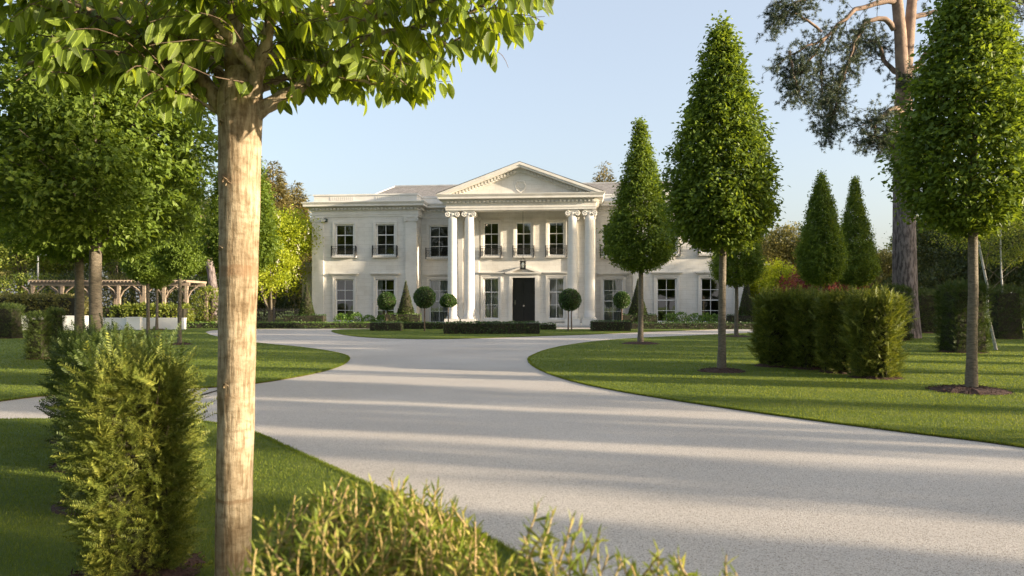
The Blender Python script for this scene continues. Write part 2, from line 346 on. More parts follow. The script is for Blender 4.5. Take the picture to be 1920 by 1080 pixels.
def glass_mat():
    m, ns, ls = new_mat('window glass'); out = ns.new("ShaderNodeOutputMaterial")
    fr = nd(ns, "ShaderNodeFresnel", i_IOR=1.5); ad = nd(ns, "ShaderNodeMath", operation='MULTIPLY_ADD'); ls.new(fr.outputs[0], ad.inputs[0]); ad.inputs[1].default_value = 1.5; ad.inputs[2].default_value = .17
    t = ns.new("ShaderNodeBsdfTransparent"); t.inputs[0].default_value = (.8, .84, .82, 1); g = ns.new("ShaderNodeBsdfGlossy"); g.inputs["Roughness"].default_value = .02
    nb = nd(ns, "ShaderNodeTexNoise", i_Scale=1.6, i_Detail=1.0); tc = ns.new("ShaderNodeTexCoord"); ls.new(tc.outputs["Object"], nb.inputs[0])
    bp = nd(ns, "ShaderNodeBump", i_Strength=.12, i_Distance=.02); ls.new(nb.outputs[0], bp.inputs["Height"]); ls.new(bp.outputs[0], g.inputs["Normal"])
    ms = ns.new("ShaderNodeMixShader"); ls.new(ad.outputs[0], ms.inputs[0]); ls.new(t.outputs[0], ms.inputs[1]); ls.new(g.outputs[0], ms.inputs[2]); ls.new(ms.outputs[0], out.inputs[0])
    return m
M['glass'] = glass_mat()
def drive_mat():
    m, ns, ls = new_mat('resin bound gravel'); out = ns.new("ShaderNodeOutputMaterial"); p = ns.new("ShaderNodeBsdfPrincipled"); ls.new(p.outputs[0], out.inputs[0]); p.inputs["Roughness"].default_value = .85; p.inputs["Specular IOR Level"].default_value = .25
    tc = ns.new("ShaderNodeTexCoord")
    v = nd(ns, "ShaderNodeTexVoronoi", i_Scale=170.0); ls.new(tc.outputs["Object"], v.inputs[0])
    bw = ns.new("ShaderNodeSeparateColor"); ls.new(v.outputs["Color"], bw.inputs[0])
    r = ramp(ns, [(0, (.17,.145,.12)), (.12, (.36,.32,.275)), (.4, (.50,.46,.415)), (1, (.62,.585,.535))]); ls.new(bw.outputs[0], r.inputs[0])
    n = nd(ns, "ShaderNodeTexNoise", i_Scale=.35, i_Detail=6.0); ls.new(tc.outputs["Object"], n.inputs[0]); r2 = ramp(ns, [(.3, (.90,.88,.85)), (.7, (1.06,1.05,1.03))]); ls.new(n.outputs[0], r2.inputs[0])
    mx = nd(ns, "ShaderNodeMix", data_type='RGBA', blend_type='MULTIPLY'); mx.inputs[0].default_value = 1; ls.new(r.outputs[0], mx.inputs[6]); ls.new(r2.outputs[0], mx.inputs[7]); ls.new(mx.outputs[2], p.inputs["Base Color"])
    bp = nd(ns, "ShaderNodeBump", i_Strength=.5, i_Distance=.004); ls.new(v.outputs["Distance"], bp.inputs["Height"]); ls.new(bp.outputs[0], p.inputs["Normal"])
    return m
M['drive'] = drive_mat()
def lawn_mat():
    m, ns, ls = new_mat('mown lawn'); out = ns.new("ShaderNodeOutputMaterial"); p = ns.new("ShaderNodeBsdfPrincipled"); ls.new(p.outputs[0], out.inputs[0]); p.inputs["Roughness"].default_value = .8; p.inputs["Specular IOR Level"].default_value = .2
    tc = ns.new("ShaderNodeTexCoord")
    n = nd(ns, "ShaderNodeTexNoise", i_Scale=.5, i_Detail=9.0, i_Roughness=.7); ls.new(tc.outputs["Object"], n.inputs[0])
    r = ramp(ns, [(.35, (.08,.12,.018)), (.5, (.115,.16,.024)), (.65, (.17,.20,.04))]); ls.new(n.outputs[0], r.inputs[0])
    ls.new(r.outputs[0], p.inputs["Base Color"])
    n2 = nd(ns, "ShaderNodeTexNoise", i_Scale=40.0, i_Detail=6.0, i_Roughness=.8); ls.new(tc.outputs["Object"], n2.inputs[0])
    bp = nd(ns, "ShaderNodeBump", i_Strength=1.0, i_Distance=.03); ls.new(n2.outputs[0], bp.inputs["Height"]); ls.new(bp.outputs[0], p.inputs["Normal"])
    return m
M['lawn'] = lawn_mat()
M['grass'] = leaf_mat('grass blade', (.08,.12,.018), (.13,.18,.024), (.24,.27,.06), (1.8,1.6,.6), .4, .5, .15, nscale=.6)

# ------------------------------------------------------------------ ground, drive, lawns
gm = MB(); gm.add([(-400,-200,-.02),(400,-200,-.02),(400,600,-.02),(-400,600,-.02)], [(0,1,2,3)])
tag(gm.build('ground', M['lawn']), kind='structure')
dm = MB(); dm.add([(-45,-4,0),(60,-4,0),(60,47.6,0),(-45,47.6,0)], [(0,1,2,3)])
tag(dm.build('driveway', M['drive']), kind='structure')
def smooth_path(pts, it=2, closed=False):
    for _ in range(it):
        q = []
        n = len(pts)
        for i in range(n-1):
            a, b = pts[i], pts[i+1]
            q += [(a[0]*.75+b[0]*.25, a[1]*.75+b[1]*.25), (a[0]*.25+b[0]*.75, a[1]*.25+b[1]*.75)]
        pts = [pts[0]] + q + [pts[-1]]
    return pts
LAWNH = .022
def hump(x, y): return 0.0
lawn_polys = []
def lawn(edge, closing):
    e = smooth_path(edge)
    poly = e + closing; lawn_polys.append((poly, e))
    from mathutils.geometry import tessellate_polygon
    tris = tessellate_polygon([[Vector((x, y, 0)) for x, y in poly]])
    n = len(poly); mb = MB()
    mb.add([(x, y, LAWNH) for x, y in poly], tris)
    mb.mat = 1
    mb.add([(x, y, LAWNH) for x, y in poly] + [(x, y, -.01) for x, y in poly], [(i, (i+1) % n, (i+1) % n+n, i+n) for i in range(n)])
    o = mb.build('lawn', [M['lawn'], M['soil']]); tag(o, kind='structure')
    me = o.data
    for pl in me.polygons:
        if pl.material_index == 0 and pl.normal.z < 0: pl.flip()
    return o
right_edge = [G(*p) for p in [(2300,905),(1920,838),(1700,812),(1500,786),(1300,757),(1150,733),(1060,713),(1010,694),(991,680),(992,669),(1035,653),(1110,641),(1200,634),(1320,629),(1423,624),(1600,620.5),(1900,618),(2600,616)]]
lawn(right_edge, [(59,43),(59,3)])
left_edge = [G(*p) for p in [(-700,860),(0,752),(102,741),(250,733),(340,729),(409,727),(482,720),(578,704),(636,689),(656,675),(648,665),(578,653),(480,644),(425,636),(388,628),(384,621),(420,618),(478,617),(560,616.5),(640,616.3),(800,616)]]
lawn(left_edge, [(-6.5,47.5),(-44,47.5),(-44,10)])
fg_edge = [(2.2,-3.9),(1.6,1.0)] + [G(*p) for p in [(1010,1078),(967,1044),(895,1004),(800,958),(702,918),(622,880),(533,840),(478,813),(409,796),(340,790),(102,789),(0,789),(-700,800)]]
lawn(fg_edge, [(-44,8.5),(-44,-3.9)])
isl = [G(*p) for p in [(700,617.4),(640,618),(618,620),(628,624.5),(660,631),(717,634.8),(808,636.7),(912,634.2),(1000,631),(1095,628),(1180,624),(1262,620.8),(1320,619),(1345,617.6)]]
lawn(isl, [])
apron = MB(); apron.add([(-30,47.6,.01),(30,47.6,.01),(30,56,.01),(-30,56,.01)], [(0,1,2,3)])
tag(apron.build('planting_bed', M['soil']), kind='structure')

def in_poly(P, poly):
    x, y = P[:, 0], P[:, 1]; ins = np.zeros(len(P), bool); n = len(poly); j = n-1
    for i in range(n):
        xi, yi = poly[i]; xj, yj = poly[j]
        c = ((yi > y) != (yj > y)) & (x < (xj-xi)*(y-yi)/(yj-yi+1e-12)+xi); ins ^= c; j = i
    return ins
MULCH = []   # filled before the grass is sown
def sow_grass():
    # log-spaced distances inside the view cone so that blades keep their size in the picture
    n = 900000
    d = np.exp(rng.uniform(math.log(2.0), math.log(42.0), n)); k = rng.uniform(-.74, .74, n)
    P = np.stack([k*d, d], 1)
    # rejection: area density ~ 1/d^2 from log sampling
    keep = np.zeros(n, bool)
    for poly, e in lawn_polys: keep |= in_poly(P, poly)
    for (mx, my, mr) in MULCH: keep &= ((P[:, 0]-mx)**2 + (P[:, 1]-my)**2) > mr*mr
    P = P[keep]; d = d[keep]; m = len(P)
    h = rng.uniform(.018, .036, m)*np.clip(1+(d-6)*.012, 1, 1.5); w = np.clip(.0011*d, .0022, .02)*rng.uniform(.7, 1.3, m)
    a = rng.uniform(0, 2*math.pi, m); lean = rng.uniform(0, .8, m)*h; la = rng.uniform(0, 2*math.pi, m)
    B = np.stack([P[:, 0], P[:, 1], np.full(m, LAWNH-.002)], 1)
    if True:
        EP = []; ED = []
        for poly, e in lawn_polys:
            for (x0, y0), (x1, y1) in zip(e[:-1], e[1:]):
                L = math.hypot(x1-x0, y1-y0); dm = max(2.0, math.hypot((x0+x1)/2, (y0+y1)/2))
                if dm > 40 or (y0+y1) < 2: continue
                k = int(L*9000/dm); t = rng.uniform(0, 1, k); EP.append(np.stack([x0+(x1-x0)*t, y0+(y1-y0)*t], 1)); ED.append(np.full(k, dm))
        EP = np.concatenate(EP)+rng.normal(size=(sum(len(q) for q in EP), 2))*.014; ed = np.concatenate(ED); k = len(EP)
        P = np.concatenate([P, EP]); d = np.concatenate([d, ed]); h = np.concatenate([h, rng.uniform(.015, .035, k)]); w = np.concatenate([w, np.clip(.0011*ed, .0025, .02)])
        a = np.concatenate([a, rng.uniform(0, 6.28, k)]); lean = np.concatenate([lean, rng.uniform(.3, 1.2, k)*.03]); la = np.concatenate([la, rng.uniform(0, 6.28, k)]); m += k
        B = np.stack([P[:, 0], P[:, 1], np.full(m, LAWNH-.012)], 1)
    dx = np.stack([np.cos(a)*w/2, np.sin(a)*w/2, np.zeros(m)], 1)
    T = B + np.stack([np.cos(la)*lean, np.sin(la)*lean, h], 1)
    V = np.stack([B-dx, B+dx, T], 1).reshape(-1, 3)
    o = np_obj('grass', V, np.arange(3*m).reshape(-1, 3), M['grass'])
    tag(o, 'short mown green grass covering the lawns beside the pale driveway', 'grass', kind='stuff')

# ------------------------------------------------------------------ mulch discs
def mulch_disc(parent, r=.6, chips=260, name='mulch'):
    n = 40; V = [(0, 0, .07)]; fs = []
    for k, (f, z) in enumerate([(.35, .065), (.7, .045), (1.0, .0)]):
        for i in range(n):
            a = 2*math.pi*i/n; rr = r*f*(1+random.uniform(-.05, .05)); V.append((rr*math.cos(a), rr*math.sin(a), z+random.uniform(-.008, .008)))
    T = [(0, 1+i, 1+(i+1) % n) for i in range(n)]
    for k in range(2):
        for i in range(n):
            a = 1+k*n+i; b = 1+k*n+(i+1) % n; T += [(a, a+n, b+n), (a, b+n, b)]
    V = np.array(V); T = np.array(T)
    if chips:
        rr = r*1.06*np.sqrt(rng.uniform(0, 1, chips)); aa = rng.uniform(0, 6.28, chips)
        P = np.stack([rr*np.cos(aa), rr*np.sin(aa), .075-.07*(rr/r)**2+.004], 1)
        Y = rng.normal(size=(chips, 3)); Y[:, 2] *= .35; N = rng.normal(size=(chips, 3))*.5+np.array([0, 0, 1])
        v2, f2 = scatter((KITE[0]*np.array([.6, 1, 1]), KITE[1]), P, frames(Y, N), rng.uniform(.03, .06, chips))
        f2 = f2+len(V); V = np.concatenate([V, v2]); T = np.concatenate([T, f2])
    o = np_obj(name, V, T, M['mulch'], parent); o.location = (0, 0, LAWNH); return o

# ------------------------------------------------------------------ foliage generators
def lump(th, t, ph):
    return (np.sin(3*th+ph)*.35+np.sin(5*th+9*t+ph*2)*.35+np.sin(2*th-14*t+ph*3)*.3+np.sin(9*th+21*t)*.25)
def crown_leaves(H, prof_t, prof_r, rad, ncl, per, leaf, seed, z0=0., lumpy=.15, spread=.09, proto=KITE, inner=.35, droop=.35):
    r = np.random.default_rng(seed); tt = np.linspace(0, 1, 200); w = np.interp(tt, prof_t, prof_r)+.04
    cdf = np.cumsum(w); cdf /= cdf[-1]; t = np.interp(r.uniform(0, 1, ncl), cdf, tt)
    th = r.uniform(0, 2*math.pi, ncl); rr = np.interp(t, prof_t, prof_r)*rad
    rr = rr*(1+lumpy*lump(th, t, seed)); depth = 1-inner*np.abs(r.normal(size=ncl))*.6
    depth = np.clip(depth, .1, 1); pop = r.uniform(0, 1, ncl) < .10; depth[pop] = r.uniform(1.03, 1.16, pop.sum())
    C = np.stack([rr*depth*np.cos(th), rr*depth*np.sin(th), z0+t*H], 1)
    O = unit(np.stack([np.cos(th), np.sin(th), .35*np.ones(ncl)], 1))
    n = ncl*per; Ci = np.repeat(C, per, 0); Oi = np.repeat(O, per, 0)
    P = Ci+r.normal(size=(n, 3))*spread*np.array([1, 1, .8])
    cl = np.repeat(r.normal(size=(ncl, 3))*.35, per, 0); Y = Oi*.6+cl+r.normal(size=(n, 3))*.38+np.array([0, 0, -droop]); N = Oi*.75+np.array([0, 0, .55])+cl+r.normal(size=(n, 3))*.33
    return scatter(proto, P, frames(Y, N), leaf*r.uniform(.65, 1.25, n))
PT = [0,.03,.08,.16,.25,.38,.5,.62,.78,.87,.95,1]; PR = [.15,.55,.83,1,.98,.87,.74,.59,.37,.22,.11,.03]
PR_SLIM = [.15,.55,.85,1,.97,.8,.62,.47,.28,.17,.09,.03]
PR_DOME = [.2,.7,.9,1,1,.96,.88,.78,.6,.45,.28,.08]
def hornbeam_meshes(stem, H, rad, tr, seed, prof=PR, ncl=3300, per=12, leaf=.10, mat='hornbeam', bark='bark', spread=.09):
    """returns an empty with trunk (> limbs in one mesh) and crown"""
    root = bpy.data.objects.new('hornbeam_tree', None); COL.link(root)
    r = np.random.default_rng(seed); tb = Tubes()
    zs = np.linspace(0, stem+H*.93, 14); wob = np.cumsum(r.normal(size=(14, 2))*.008, 0)
    rad_t = np.interp(zs, [0, .12, stem, stem+H*.93], [tr*1.25, tr, tr*.85, .012])
    tb.add(np.stack([wob[:, 0], wob[:, 1], zs], 1), rad_t, 14)
    for i in range(26):
        t = r.uniform(0, .8); z = stem+t*H; a = r.uniform(0, 6.28); L = np.interp(t, PT, prof)*rad*.85+.1; up = r.uniform(.35, .8)
        q = np.array([(math.cos(a)*L*s, math.sin(a)*L*s, z-.15+up*L*s**.8) for s in np.linspace(0, 1, 6)]); tb.add(q, np.linspace(tr*.28, .006, 6), 5)
    tr_o = tb.build('trunk', M[bark], root)
    V, T = crown_leaves(H, PT, prof, rad, ncl, per, leaf, seed, stem-.05, spread=spread, inner=.35 if rad < 1.6 else .6, lumpy=.15 if rad < 1.6 else .2)
    np_obj('crown', V, T, M[mat], root)
    return root
def setup(root, loc, label, cat='tree', group=None, rz=0., sc=(1, 1, 1)):
    root.location = loc; root.rotation_euler = (0, 0, rz); root.scale = sc; tag(root, label, cat, group); return root
GR = 'cone clipped hornbeam trees on the lawns'
# right-hand hornbeams
x, y = G(1353, 698); R2 = setup(hornbeam_meshes(2.7, 4.9, 1.04, .085, 11), (x, y, 0), 'tallest complete cone shaped hornbeam on the right lawn', 'tree', GR)
mulch_disc(R2, .5); MULCH.append((x, y, .5))
x, y = G(1201, 645.5); R1 = setup(hornbeam_meshes(2.75, 5.5, 1.17, .1, 12, PR_SLIM), (x, y, 0), 'slender pointed hornbeam just right of the portico, shorter than its neighbour', 'tree', GR)
mulch_disc(R1, .7, 80); MULCH.append((x, y, .7))
x, y = G(1818, 735); R3 = setup(hornbeam_meshes(2.75, 4.8, 1.0, .083, 13, PR, 2700, 12), (x, y, 0), 'nearest right hand hornbeam, its crown cut by the right photo edge', 'tree', GR)
mulch_disc(R3, .62, 420); MULCH.append((x, y, .62))
x, y = G(1381, 632); R4 = place_copy(R1, (x, y, 0), 'small hornbeam half hidden behind the tallest hornbeam by the house corner', 1.3, (.9, .9, .86), GR)
for d, px, toppy, w, lab, sc in [(27, 1540, 325, 90, 'cone hornbeam left of a matching pair standing beyond the wide yew hedge', None), (31.5, 1603, 332, 77, 'cone hornbeam right of a matching pair standing beyond the wide yew hedge', None)]:
    H = ZZ(toppy, d); s = H/8.2; place_copy(R1 if px > 1560 else R2, (AT(px, d), d, 0), lab, px*.7, (w/2*d/F/1.2, w/2*d/F/1.2, H/(8.2 if px > 1560 else 7.5)), GR)
# left far hornbeams
x, y = G(337, 647); L3 = place_copy(R2, (x, y, 0), 'hornbeam with thin grey trunk in the clearest dark mulch disc on the left lawn', 2.0, (.82, .82, .95), GR); MULCH.append((x, y, .5))
x, y = G(278, 633); place_copy(R2, (x, y, 0), 'hornbeam on the left lawn just left of the clearest thin trunk', 4.0, (.92, .92, .93), GR); MULCH.append((x, y, .5))
x, y = G(294, 619); place_copy(R1, (x, y, 0), 'slender sunlit trunked hornbeam in front of the white wall and pergola', .5, (.8, .8, .9), GR)
x, y = G(452, 663); place_copy(R2, (x, y, 0), 'hornbeam whose crown shows behind the nearest big trunk, mulch disc at its right', 3.1, (.9, .9, .92), GR); MULCH.append((x, y, .5))
# left near row, broad heads
GL = 'broad headed hornbeams along the near left drive'
D1 = 12.9; L1 = setup(hornbeam_meshes(2.6, 4.8, 1.82, .115, 21, PR_DOME, 3700, 13, .11), (AT(180, D1), D1, 0), 'broad leafy hornbeam with mid brown trunk behind the front left yew hedge', 'tree', GL)
D2 = 17.6; place_copy(L1, (AT(150, D2), D2, 0), 'hornbeam trunk just left of and behind the second nearest trunk', 2.2, (.95, .95, 1.0), GL)

# ------------------------------------------------------------------ nearest hornbeam with large leaves
def near_tree():
    D = 3.8; tx = AT(447, D)
    root = empty('hornbeam_tree', (tx, D, 0), 'nearest hornbeam with thick pale sunlit trunk and large hanging leaves', 'tree', GL)
    def pt(px, py, dd=0.): d = D+dd; return ((px-960)*d/F-tx, dd, ZZ(py, d))
    r = np.random.default_rng(5)
    n = 64; zs = np.linspace(-.02, ZZ(128, D), 64); V = []; Q = []
    for k, z in enumerate(zs):
        py = HOR-(z-EYE)*F/D; cx = np.interp(py, [0, 200, 500, 1080, 1120], [452, 451, 447.5, 436.5, 435]); w = .96*np.interp(py, [128, 150, 175, 200, 240, 500, 800, 1060, 1120], [44, 66, 82, 86, 80, 73, 69, 66, 72])
        for i in range(n):
            a = 2*math.pi*i/n; rr = w/2*D/F*(1+.012*math.sin(2*a+z*3)+.010*math.sin(5*a+z*7)+.012*math.sin(z*17)*math.sin(a+z)+random.uniform(-.004, .004))
            V.append(((cx-447)*D/F+rr*math.cos(a), rr*math.sin(a), z))
    for k in range(len(zs)-1):
        for i in range(n): Q.append((k*n+i, k*n+(i+1) % n, (k+1)*n+(i+1) % n, (k+1)*n+i))
    tr = np_obj('trunk', V, np.array(Q), M['bark_near'], root, smooth=True)
    # ring scars, knots and stubs
    kb = Tubes()
    for (px, py, s) in [(430, 345, .015), (437, 352, .012), (432, 212, .02), (478, 215, .016), (421, 470, .010), (432, 722, .012), (455, 225, .013), (424, 240, .016), (440, 198, .018)]:
        off = math.asin(max(-.95, min(.95, (px-448)/39))); q = [(math.sin(off)*.095+(px*0), -math.cos(off)*.095, ZZ(py, D)+dz) for dz in (0,)]
        c = np.array(q[0]); o = np.array([math.sin(off), -math.cos(off), .3]); side = np.array([math.cos(off), math.sin(off), .2])
        kb.add([c-o*.01-side*.01, c+o*.006, c+o*.012+side*.012+np.array([0, 0, .012]), c+side*.03], [s*.6, s*.55, s*.35, .002], 7); kb.build('knot', M['bark_near'], tr); kb = Tubes()
    limbs = [
     ([(448,215,0),(446,170,0),(442,110,.03),(441,60,.05),(445,-60,.05),(450,-400,.05)], .066, .02),
     ([(468,212,-.03),(473,170,-.06),(486,124,-.08),(505,60,-.15),(520,-30,-.2),(540,-200,-.3)], .040, .018),
     ([(484,120,-.08),(532,99,-.02),(582,67,.08),(625,32,.15),(700,3,.2),(790,-50,.25)], .026, .010),
     ([(480,135,-.08),(444,92,-.16),(423,64,-.22),(394,25,-.3),(350,-40,-.4)], .024, .014),
     ([(462,228,.0),(497,199,-.02),(529,181,.0),(571,160,.05),(593,132,.08),(650,110,.2),(740,98,.35),(830,85,.4)], .040, .008),
     ([(440,225,0),(407,190,.02),(385,155,.05),(353,127,.08),(273,108,.12),(177,100,.15),(113,112,.2),(40,120,.2)], .046, .008),
     ([(425,235,0),(400,203,.0),(350,178,-.05),(318,150,-.1),(300,113,-.12),(270,60,-.15)], .012, .005),
     ([(445,190,.05),(400,120,.2),(340,60,.35),(250,20,.5),(160,-30,.6)], .030, .010),
     ([(450,180,.06),(430,100,.35),(380,20,.7),(330,-60,1.0)], .030, .012),
     ([(460,180,.06),(520,90,.4),(600,20,.8),(680,-40,1.1)], .028, .010),
     ([(455,190,.05),(540,140,.3),(660,110,.6),(780,130,.85)], .022, .006),
     ([(440,190,.05),(360,150,.4),(260,140,.8),(180,130,1.1)], .022, .006),
     ([(630,118,.16),(700,60,.1),(790,50,.0),(880,25,-.1),(960,-20,-.1)], .014, .005),
     ([(593,140,.08),(660,150,.0),(740,165,-.05),(800,180,-.05)], .009, .003),
     ([(700,100,.3),(790,95,.3),(860,75,.3),(930,40,.3),(1000,0,.3)], .010, .004),
     ([(353,127,.08),(280,60,.0),(200,30,-.1),(110,0,-.2),(20,-30,-.2)], .02, .007),
     ([(273,108,.12),(220,140,.1),(150,150,.0),(60,150,0)], .009, .004),
     ([(600,50,.1),(720,30,-.1),(850,-10,-.2),(960,-60,-.2)], .014, .006)]
    tb = Tubes(); pts = []; dirs = []
    for path, r0, r1 in limbs:
        q = np.array([pt(*p) for p in path]); m = 22
        tt = np.linspace(0, len(q)-1, m); qq = np.stack([np.interp(tt, range(len(q)), q[:, i]) for i in range(3)], 1)
        for _ in range(2): qq[1:-1] = (qq[:-2]+qq[1:-1]*2+qq[2:])/4
        qq[3:-1] += r.normal(size=(m-4, 3))*.004
        tb.add(qq, np.interp(np.linspace(0, 1, m), [0, .15, 1], [r0*1.15, r0, r1]), 10)
        for k in range(5, m-1): pts.append(qq[k]); dirs.append(unit(qq[k+1]-qq[k]))
    tb.build('limbs', M['bark_near'], tr)
    # twigs
    tw = Tubes(); LP = []; LY = []; LN = []; LS = []
    PRX = [-200,0,60,200,290,320,400,425,480,520,700,850,872,960,1040,1062]; PRY = [150,150,178,188,200,250,250,205,195,215,217,205,150,125,45,-50]
    def grow(p, d, L, droop):
        e = p+d*L-np.array([0, 0, L*.25]); dd_ = D+e[1]; ex = 960+(e[0]+tx)*F/dd_; ey = HOR-(e[2]-EYE)*F/dd_
        if ey > np.interp(ex, PRX, PRY)-30 or (abs(ex-455) < 85 and ey > 20 and e[1] < .25): return
        m = 9; q = [p]; dd = d.copy()
        for k in range(m-1):
            dd = unit(dd+r.normal(size=3)*.13+np.array([0, 0, -droop*.05])); q.append(q[-1]+dd*L/(m-1))
        q = np.array(q); tw.add(q, np.linspace(.0035, .0012, m), 4)
        nl = int(L/.04); 
        for k in range(nl):
            s = (k+.6)/nl*(m-1.001); i = int(s); c = q[i]*(1-(s-i))+q[i+1]*(s-i); t = unit(q[i+1]-q[i])
            side = np.cross(t, [0, 0, 1]); side = unit(side)*(1 if k % 2 else -1)
            Y = t*.5+side*.55+np.array([0, 0, -1.0])+r.normal(size=3)*.3
            N = t*.3+side*.9+np.array([0, 0, .45])+r.normal(size=3)*.35
            LP.append(c+unit(Y)*.01); LY.append(Y); LN.append(N); LS.append(r.uniform(.075, .12))
    pts = np.array(pts); dirs = np.array(dirs)
    keep = [i for i in range(len(pts)) if pts[i][2] < 4.1]
    for i in keep:
        for _ in range(int(r.integers(1, 3)) if pts[i][0] > .3 else int(r.integers(2, 4))):
            side = r.normal(size=3); side[2] = side[2]*.35+.12; d = unit(dirs[i]*.7+unit(side)*1.0)
            # keep the underside of the crown clean: twigs low down grow outwards, not down
            if pts[i][2] < 2.62: d[2] = abs(d[2])*.6
            L = r.uniform(.22, .5)
            grow(pts[i], unit(d), L, 1.1)
    # hand-placed hanging sprays along the lower silhouette
    for (px, py, dd, ang, L) in [(500,172,-.1,0,.35),(560,165,0,.1,.42),(620,140,.1,-.05,.45),(690,120,.1,.0,.45),(730,150,0,.0,.35),(640,175,0,0,.42),(760,130,.1,-.1,.33),(860,65,.2,.15,.4),(900,45,.2,.2,.38),(930,70,.2,.0,.2),(800,90,.2,.05,.42),(820,60,.2,.1,.5),(350,175,-.1,3.1,.3),(395,205,-.08,3.0,.3),(370,130,-.2,3.2,.4),(250,115,0,3.0,.4),(170,120,0,3.1,.4),(90,125,0,3.1,.4),(40,110,.1,3.1,.4),(310,90,0,3.1,.5),(200,80,0,3.1,.5),(100,70,0,3.2,.5),(60,40,0,3.2,.5),(880,95,.1,-.1,.2),(930,20,.1,.1,.28),(700,165,-.1,0,.3),(520,190,-.1,.0,.25)]:
        p = np.array(pt(px, py, dd)); d = np.array([math.cos(ang), r.uniform(-.2, .2), .12+.3*math.sin(ang)]); grow(p, unit(d), L, 1.0)
    tw.build('twigs', M['twig'], tr)
    LP = np.array(LP); LY = np.array(LY); LN = np.array(LN); LS = np.array(LS)
    C = LP+unit(LY)*LS[:, None]*.9; d = D+C[:, 1]; qx = 960+(C[:, 0]+tx)*F/d; qy = HOR-(C[:, 2]-EYE)*F/d     # prune the underside and open the fork
    lim = np.interp(qx, PRX, PRY)
    fork = (np.abs(qx-455) < 75) & (qy > 35) & (LP[:, 1] < .2) & (r.uniform(0, 1, len(LP)) < .85)
    limb = (qx > 150) & (qx < 430) & (np.abs(qy-np.interp(qx, [150,273,353,430], [108,104,128,215])) < 24) & (LP[:, 1] < .12) & (r.uniform(0, 1, len(LP)) < .75)
    fork |= limb
    k = (qy < lim+r.normal(size=len(LP))*14-6) & ~fork; LP = LP[k]; LY = LY[k]; LN = LN[k]; LS = LS[k]
    V, T = scatter(OVATE, np.array(LP), frames(np.array(LY), np.array(LN)), np.array(LS))
    uv = np.tile(OVATE_UV, (len(LP), 1))
    cr = np_obj('crown', V, T, M['hornbeam_near'], root, smooth=True, uv=uv)
    # upper crown above the picture, coarser leaves
    V, T = crown_leaves(3.0, PT, PR_DOME, 1.5, 1000, 12, .09, 31, 4.3, spread=.1)
    np_obj('upper_crown', V, T, M['hornbeam'], root)
    return root
NT = near_tree(); 

# ------------------------------------------------------------------ yew hedges and clipped shapes
def box_points(L, W, H, n, r, rough=.05, round_=.12):
    """points on the skin of a rounded block L along x, W along y, H up"""
    areas = np.array([L*H, L*H, W*H, W*H, L*W]); f = r.choice(5, n, p=areas/areas.sum())
    u = r.uniform(-.5, .5, n); v = r.uniform(0, 1, n); P = np.zeros((n, 3)); N = np.zeros((n, 3))
    for k, (s, ax) in enumerate([(-1, 1), (1, 1), (-1, 0), (1, 0)]):
        m = f == k
        if ax == 1: P[m] = np.stack([u[m]*L, np.full(m.sum(), s*W/2), v[m]*H], 1); N[m] = (0, s, 0)
        else: P[m] = np.stack([np.full(m.sum(), s*L/2), u[m]*W, v[m]*H], 1); N[m] = (s, 0, 0)
    m = f == 4; P[m] = np.stack([u[m]*L, (v[m]-.5)*W, np.full(m.sum(), H)], 1); N[m] = (0, 0, 1)
    # round the edges
    c = np.array([0, 0, H*.5]); hf = np.array([L/2, W/2, H/2]); q = (P-c)/hf; q2 = q**2
    fx = np.sqrt(np.clip(1-round_*q2[:, 1]-round_*.4*q2[:, 2], .2, 1)); fy = np.sqrt(np.clip(1-round_*q2[:, 0]-round_*.4*q2[:, 2], .2, 1))
    top = q[:, 2] > 0; fz = np.where(top, np.sqrt(np.clip(1-round_*.6*(q2[:, 0]+q2[:, 1]), .2, 1)), 1)
    P = c+np.stack([q[:, 0]*fx, q[:, 1]*fy, q[:, 2]*fz], 1)*hf
    N = unit(N+.5*q*np.array([1, 1, .6])*(np.abs(q) > .8))
    ph = r.uniform(0, 6, 3); bump = np.sin(P[:, 0]*7+ph[0])*np.sin(P[:, 2]*6+ph[1])*.6+np.sin(P[:, 1]*8+P[:, 2]*4+ph[2])*.5
    P += N*(bump*rough+r.normal(size=n)*rough*.5)[:, None]
    P[:, 2] = np.maximum(P[:, 2], .01)
    return P, N
